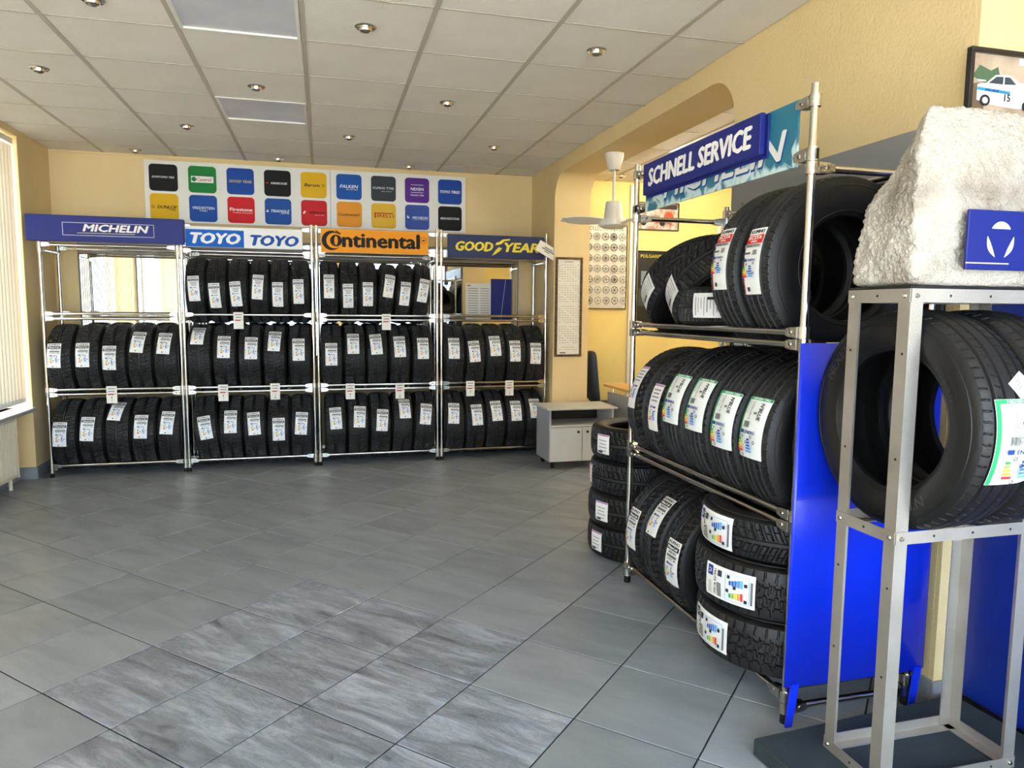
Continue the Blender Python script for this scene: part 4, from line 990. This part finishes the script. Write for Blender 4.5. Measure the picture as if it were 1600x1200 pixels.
# cabinet on castors
t = thing('cabinet', 'light grey two-door cabinet on castors in the opening', 'cabinet', (2.01, 6.23, 0))
cw, cd, z0, z1 = .64, .40, .07, .575
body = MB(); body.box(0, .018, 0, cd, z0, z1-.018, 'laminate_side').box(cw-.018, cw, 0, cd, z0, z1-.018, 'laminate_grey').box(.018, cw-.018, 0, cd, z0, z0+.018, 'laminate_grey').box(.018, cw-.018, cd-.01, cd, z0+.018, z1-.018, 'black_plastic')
put('body', body, t); put('shelf', MB().box(.018, cw-.018, .002, cd-.01, .395, .413, 'laminate_grey', ch=.001), t); put('top', MB().box(-.03, cw+.03, -.025, cd+.02, z1-.018, z1, 'laminate_grey', ch=.003), t)
for k in (0, 1):
    x = .003 + k*(cw/2)
    d = put('door', MB().box(x, x+cw/2-.006, -.018, -.001, z0+.004, .392, 'laminate_grey', ch=.0015), t)
    kx = cw/2 - .045 if k == 0 else cw/2 + .045
    put('knob', MB().tube((kx, -.018, .352), (kx, -.032, .352), .005, 'black_plastic', 8).tube((kx, -.032, .352), (kx, -.042, .352), .012, 'black_plastic', 12).mesh('knob', 40), d)
for x in (.05, cw-.05):
    for y in (.05, cd-.05):
        put('castor', MB().tube((x-.012, y, .025), (x+.012, y, .025), .025, 'black_plastic', 16).box(x-.008, x+.008, y-.01, y+.02, .03, z0, 'black_plastic').mesh('castor', 40), t)
# desk
t = thing('desk', 'office desk with wood-coloured top and grey side beyond the cabinet', 'desk', (2.75, 6.05, 0))
put('desktop', MB().box(0, 1.7, 0, .70, .715, .74, 'laminate_wood', ch=.004), t)
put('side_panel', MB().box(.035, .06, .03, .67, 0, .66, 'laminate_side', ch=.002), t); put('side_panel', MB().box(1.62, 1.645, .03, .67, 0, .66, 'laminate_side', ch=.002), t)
put('front_panel', MB().box(.06, 1.62, .06, .08, .25, .66, 'laminate_wood', ch=.002), t)
for x in (.047, 1.632):
    for y in (.12, .55): put('spacer', MB().tube((x, y, .66), (x, y, .715), .008, 'chrome', 10), t)
# chair
t = thing('office_chair', 'dark blue upholstered office chair with a tall back behind the desk', 'chair', (2.80, 7.12, 0))
bk = MB(); bm = bmesh.new(); bmesh.ops.create_uvsphere(bm, u_segments=24, v_segments=16, radius=1)
for v in bm.verts:
    x, y, z = v.co; s = lambda a, e: math.copysign(abs(a)**e, a)
    v.co = (s(x, .6)*.05 + .03*(z**2), s(y, .6)*.22, s(z, .55)*.28)
bk.bm(bm, 'chair_fabric'); put('backrest', bk.mesh('backrest', 60), t, M=Matrix.Translation((-.05, .0, .77)) @ Matrix.Rotation(R_(-6), 4, 'Z') @ Matrix.Rotation(R_(-6), 4, 'Y'))
bk = MB(); bm = bmesh.new(); bmesh.ops.create_uvsphere(bm, u_segments=24, v_segments=12, radius=1)
for v in bm.verts:
    x, y, z = v.co; v.co = (math.copysign(abs(x)**.55, x)*.23, math.copysign(abs(y)**.55, y)*.23, math.copysign(abs(z)**.6, z)*.04)
bk.bm(bm, 'chair_fabric'); put('seat', bk.mesh('seat', 60), t, (.2, .02, .46))
put('column', MB().tube((.2, .02, .06), (.2, .02, .44), .025, 'black_plastic', 14).mesh('column', 60), t); put('back_bracket', MB().path([(.2, .02, .43), (0, .02, .44), (-.02, .02, .62)], .016, 'black_plastic'), t)
for k in range(5):
    a = 2*PI*k/5 + .3; e = (.2+.26*math.cos(a), .02+.26*math.sin(a), .045)
    lg = put('leg', MB().tube((.2, .02, .09), e, .02, 'black_plastic', 8, r1=.012), t); put('castor', MB().tube((e[0]-.012, e[1], .024), (e[0]+.012, e[1], .024), .024, 'black_plastic', 12), lg)
# machine with papers on the desk
t = thing('office_printer', 'black desk printer with loose papers on top, seen behind the right rack', 'printer', (3.55, 6.42, .74))
put('housing', MB().box(-.24, .24, -.2, .2, 0, .30, 'black_plastic', ch=.02), t); put('tray', MB().box(-.18, .18, -.24, -.2, .10, .13, 'black_plastic', ch=.004), t)
pp = MB()
for k in range(5): pp.box(-.12, .12, -.15, .15, .301+k*.006, .3055+k*.006, 'paper', M=Matrix.Translation((.02*k-.04, .01*k, 0)) @ Matrix.Rotation(.2*k-.4, 4, 'Z'))
put('paper_stack', pp, t)

# ================================================================== RIGHT FOREGROUND
# blue display sheet at the end of the rack
t = thing('display_stand', 'plain bright blue display sheet standing at the near end of the right rack', 'display stand', (1.875, 2.085, 0))
n = 24; vs = []; fs = []; XS = [(-.312, .004), (-.30, .001), (-.26, -.003), (-.18, -.006), (0, -.008), (.18, -.006), (.25, -.003), (.28, .001), (.29, .004)]
for z in (.145, 1.37):
    for x, y in XS: vs.append((x, y, z))
k = len(XS)
for i in range(k-1): fs.append((i, i+1, k+i+1, k+i))
sh = put('sheet', MB().add(vs, fs, 'blue_sheet').mesh('sheet', 60), t); md = sh.modifiers.new('thickness', 'SOLIDIFY'); md.thickness = .003; md.offset = 1
for s in (-1, 1): put('leg', MB().prism([(-.028, .16), (-.045, .001), (-.018, .001), (.004, .16)], -.014, -.006, 'blue_sheet'), t, (s*.265, 0, 0))
put('foot_bar', MB().tube((-.27, .012, .135), (.27, .012, .135), .007, 'chrome', 10), t)
# blue cupboard with bright strips at the right edge
t = thing('blue_cupboard', 'dark blue metal cupboard with thin vertical metal strips, right edge', 'cupboard', (2.30, 1.30, 0))
put('body', MB().box(.012, .45, -.6, .76, .04, 2.05, 'blue_door', ch=.004), t); put('plinth', MB().box(.03, .45, -.6, .76, 0, .04, 'black_plastic'), t)
for k, (a, b) in enumerate(((.47, .755), (.175, .465), (-.12, .17), (-.415, -.125))):
    d = put('door_panel', MB().box(0, .012, a, b, .06, 2.03, 'blue_door', ch=.003), t)
    put('metal_strip', MB().box(-.008, 0, a-.004, a+.012, .28, 1.95, 'aluminium', ch=.002), d)
# framed rally picture
t = thing('framed_picture', 'black-framed rally car picture on the entrance wall, upper right corner', 'picture', (2.46, 2.0795, 1.93))
w, h, ft = .60, .455, .016
f = MB(); f.box(-w/2, w/2, -.024, -.001, 0, ft, 'dark_frame', ch=.002).box(-w/2, w/2, -.024, -.001, h-ft, h, 'dark_frame', ch=.002).box(-w/2, -w/2+ft, -.024, -.001, ft, h-ft, 'dark_frame', ch=.002).box(w/2-ft, w/2, -.024, -.001, ft, h-ft, 'dark_frame', ch=.002)
put('frame', f, t)
mat('dust_photo', '#c9b8a4', .3, var=(7, '#8f7a66', .9))
pic = put('picture', MB().box(-w/2+ft, w/2-ft, -.010, -.002, ft, h-ft, 'dust_photo'), t)
p = PR(); q = .02
p.rect(.02, .205-q, .53, .02, '#b9a48c'); p.rect(.10, .425, .36, .025, '#c9cdd0')
p.poly([(-.28, .36), (-.25, .40), (-.20, .385), (-.17, .40), (-.16, .37), (-.22, .34)], [tuple(range(5, -1, -1))], '#4f6a50')
p.poly([(-.285, .23), (-.285, .335), (-.25, .34), (-.225, .30), (-.22, .22)], [tuple(range(5))], '#6e5c4a')
p2 = p; p = PR()
body = [(-.215, .165), (-.215, .235), (-.17, .245), (-.125, .285), (-.05, .29), (-.005, .262), (.07, .255), (.10, .225), (.10, .15), (-.02, .14), (-.16, .15)]
p.poly(body, [tuple(range(len(body)-1, -1, -1))], '#e9ecef'); p.poly([(-.16, .245), (-.12, .278), (-.085, .28), (-.085, .245)], [(0, 3, 2, 1)], '#3a4650'); p.poly([(-.078, .245), (-.078, .28), (-.05, .28), (-.015, .25)], [(0, 3, 2, 1)], '#3a4650')
p.rect(-.13, .213, .17, .014, '#2f8fc8', rot=-.05); p.text(('Mobil', .02, .2), -.14, .213, w=.07, h=.014, col='#1c2c6a'); p.text(('15', .03, 0), -.06, .185, w=.030, h=.032, col='#151515')
p.disc(-.175, .165, .026, '#26262a', 18); p.disc(-.175, .165, .015, '#c9ccd0', 14); p.disc(.045, .155, .026, '#26262a', 18); p.disc(.045, .155, .015, '#c9ccd0', 14); p.rect(-.20, .252, .045, .007, '#dfe3e6')
for vs_, fs_, col_, n_ in p.e: p2.poly([((x+.215)*.85-.255, (y-.15)*.74+.272) for x, y in vs_], fs_, col_)
p = p2
put('photo_print', p.build(facing_front(0, -.010, 0), base=.0004), pic)

# dark slab on the floor
t = thing('floor_mat', 'thick dark green slab on the floor under the metal stand', 'mat', (1.85, 1.60, 0), rz=R_(4))
put('slab', MB().box(-.46, .43, -.75, .40, 0.001, .060, 'mat_green', ch=.006), t)

# angle-profile stand
SX0, SX1, SY0, SY1, SZ = 1.566, 2.070, 1.633, 1.872, .060
st = thing('metal_stand', 'aluminium angle-profile stand holding two tyres and a white rock', 'stand', ((SX0+SX1)/2, (SY0+SY1)/2, SZ))
def prof(x, y, sx, sy, z0, z1, a=.043, th=.003):
    """vertical L with outer corner at x,y and flanges towards sx,sy"""
    pts = [(0, 0), (a*sx, 0), (a*sx, th*sy), (th*sx, th*sy), (th*sx, a*sy), (0, a*sy)]
    if sx*sy < 0: pts = pts[::-1]
    n = len(pts); mb = MB(); vs = [(x+p, y+q, z) for z in (z0, z1) for p, q in pts]
    fs = [(5, 4, 3, 0), (3, 2, 1, 0), (n+0, n+3, n+4, n+5), (n+0, n+1, n+2, n+3)] + [(i, (i+1) % n, n+(i+1) % n, n+i) for i in range(n)]
    return mb.add(vs, fs, 'aluminium')
ox, oy = -(SX0+SX1)/2, -(SY0+SY1)/2
BH = MB().tube((0, 0, 0), (-.005, 0, 0), .0075, 'cast_clamp', 12, r1=.005).mesh('bolt'); BF = MB().tube((0, 0, 0), (0, -.005, 0), .0075, 'cast_clamp', 12, r1=.005).mesh('bolt')
HO = MB().tube((0, 0, 0), (-.0006, 0, 0), .004, 'black_plastic', 10).mesh('bolt_hole'); HF = MB().tube((0, 0, 0), (0, -.0006, 0), .004, 'black_plastic', 10).mesh('bolt_hole')
for x, sx in ((SX0, 1), (SX1, -1)):
    for y, sy in ((SY0, 1), (SY1, -1)):
        lg = put('leg', prof(x+ox, y+oy, sx, sy, 0, 1.478), st)
        if sx > 0:
            for z in (.35, .62, 1.0, 1.30): put('bolt_hole', HO, lg, (x+ox, y+oy+sy*.018, z))
            for z in (.018, .772, 1.462): put('bolt', BH, lg, (x+ox-.004, y+oy+sy*.018, z))
        if sy > 0:
            for z in (.018, .772, 1.462): put('bolt', BF, lg, (x+ox+sx*.018, y+oy-.004, z))
def railx(y, sy, z0, z1, flange):   # along X
    a, b = SX0+ox, SX1+ox; mb = MB().box(a, b, min(y, y+sy*.003), max(y, y+sy*.003), z0, z1, 'aluminium')
    zf = z0 if flange < 0 else z1-.003
    return mb.box(a+.004, b-.004, min(y+sy*.0031, y+sy*.034), max(y+sy*.0031, y+sy*.034), zf, zf+.003, 'aluminium')
def raily(x, sx, z0, z1, flange):
    a, b = SY0+oy, SY1+oy; mb = MB().box(min(x, x+sx*.003), max(x, x+sx*.003), a, b, z0, z1, 'aluminium')
    zf = z0 if flange < 0 else z1-.003
    return mb.box(min(x+sx*.0031, x+sx*.034), max(x+sx*.0031, x+sx*.034), a+.004, b-.004, zf, zf+.003, 'aluminium')
for z0, z1, fl in ((0.0, .036, -1), (.755, .792, -1), (1.444, 1.482, 1)):
    r = put('rail', railx(SY0+oy-.0035, 1, z0, z1, fl), st); put('rail', railx(SY1+oy+.0035, -1, z0, z1, fl), st)
    for q in (-.12, .02, .16): put('bolt_hole', HF, r, (q, SY0+oy-.0035, (z0+z1)/2))
    r = put('rail', raily(SX0+ox-.0035, 1, z0, z1, fl), st); put('rail', raily(SX1+ox+.0035, -1, z0, z1, fl), st)
    put('bolt_hole', HO, r, (SX0+ox-.0035, 0, (z0+z1)/2))
put('top_plate', MB().box(SX0+ox, SX1+ox, SY0+oy, SY1+oy, 1.483, 1.490, 'black_plastic', ch=.001), st)
# two tyres in the stand
zt = SZ+.792 + math.sqrt(.328**2 - .119**2)
def side_text(key, R, w, r0, tlev, phi0, wtxt, htxt, me_name='lettering'):
    rc = r0 + tlev*(R-.012-r0); p = PR(); p.text(key, 0, 0, w=wtxt, h=htxt, col='rubber_letters')
    def fn(u, v, l):
        r = rc+v; phi = phi0 + u/rc; h = hw_at((r-r0)/(R-.012-r0))*w + .0016
        return (-h-l, -r*math.sin(phi), r*math.cos(phi))
    return p.build(fn)
YC = (SY0+SY1)/2
t, M = tyre('summer_stand', (SX0+.047+.1025, YC, zt), 'black summer tyre in the metal stand, nearer one with the large green-edged label', 'tyres in the metal stand', stickers=[('green', -3, .02, 0)], spin=.2)
for key, lev, ph, wt, ht in ((('NEXEN', .03, 0), .55, R_(-52), .14, .030), (("N'BLUE", .03, .15), .50, R_(158), .15, .030), (('215/60R16', .01, 0), .34, R_(58), .11, .014)):
    put('lettering', side_text(key, .328, .205, .205, lev, ph, wt, ht), t, M=M)
p = PR(); p.rect(0, 0, .062, .062, '#e8e5df', rot=.6, step=.012)
for k in range(3): p.rect(-.01, .016-k*.01, .022, .003, '#8a8a8a', rot=.6)
def fnb(u, v, l): a = v/.328; r = .328+.001+l; return (u, -r*math.cos(a), r*math.sin(a))
put('small_tag', p.build(fnb, lift=.0003), t, M=M @ Matrix.Rotation(R_(-23), 4, 'X') @ Matrix.Translation((.045, 0, 0)))
tyre('summer_stand', (SX0+.047+.1025+.207, YC, zt), 'black summer tyre in the metal stand, the one further right', 'tyres in the metal stand', spin=1.1)

# white rock on the stand
def rock():
    """local: x 0..  (left to right), y 0 front .. depth, z up"""
    bm = bmesh.new(); bmesh.ops.create_cube(bm, size=2); bmesh.ops.subdivide_edges(bm, edges=bm.edges[:], cuts=89, use_grid_fill=True)
    Wd, Dp, Hh = .56, .245, .500
    for v in bm.verts:
        x, y, z = v.co
        q = (abs(x)**16+abs(y)**16+abs(z)**16)**(1/16); X, Y, Z = x/q, y/q, z/q
        fx, fy, fz = (X+1)/2, (Y+1)/2, (Z+1)/2
        # bevelled upper rear left: the left face turns inwards towards the back and top
        k = max(0, (fz-.40)/.60); xl = .045*k**2 + (.15*fy**1.1)*k**1.25; xr = Wd - .10*fz**2
        yb = Dp - .05*fz; yf = .03*fz**2
        px = xl + (xr-xl)*fx; py = yf + (yb-yf)*fy; pz = fz*(Hh - .05*(1-fx)**3*fy - .03*max(0, fx-.6))
        P = Vector((px, py, pz)); nn = Vector((X**5, Y**5, Z**5)).normalized()
        d = noise.noise(P*7)*.010 + noise.noise(P*18+Vector((3, 1, 7)))*.010 + noise.noise(Vector((P.x*40+P.z*30, P.y*45, P.z*75)))*.006 + noise.noise(P*110)*.005
        if pz < .03: d *= pz/.03
        P += nn*d; P.z = max(P.z, .0)
        v.co = P
    return MB().bm(bm, 'rock_paint').mesh('rock', 80)
t = thing('white_rock', 'big white rough-painted rock with a blue plate, standing on the metal stand', 'rock', (1.563, 1.628, SZ+1.490))
put('rock', rock(), t)
pl = put('plate', MB().box(.146, .45, -.030, -.020, .045, .208, 'sign_blue', ch=.002), t)
p = PR()
seg = [(.033*math.sin(a)/math.sin(1.1), .036*(math.cos(a)-math.cos(1.1))) for a in np.linspace(-1.1, 1.1, 11)]
p.poly(seg, [tuple(range(10, -1, -1))], '#f0f0ee', c=(-.004, .158))
for s in (-1, 1):
    A, Bq = Vector((.046, .138)), Vector((.016, .080)); nrm = Vector((Bq.y-A.y, -(Bq.x-A.x))).normalized(); nrm = nrm if nrm.x > 0 else -nrm
    out = [A.lerp(Bq, q) + nrm*.013*math.sin(PI*q) for q in np.linspace(0, 1, 9)]; inn = [A.lerp(Bq, q) - nrm*.002*math.sin(PI*q) for q in np.linspace(1, 0, 9)]
    pts = [(s*v.x, v.y) for v in out + inn[1:-1]]; L = list(range(len(pts)))
    p.poly(pts, [tuple(L if s < 0 else L[::-1])], '#f0f0ee', c=(-.004, 0))
p.rect(-.045, .063, .15, .003, '#d8c48a')
put('emblem', p.build(facing_front(.262, -.030, 0), base=.0004), pl)
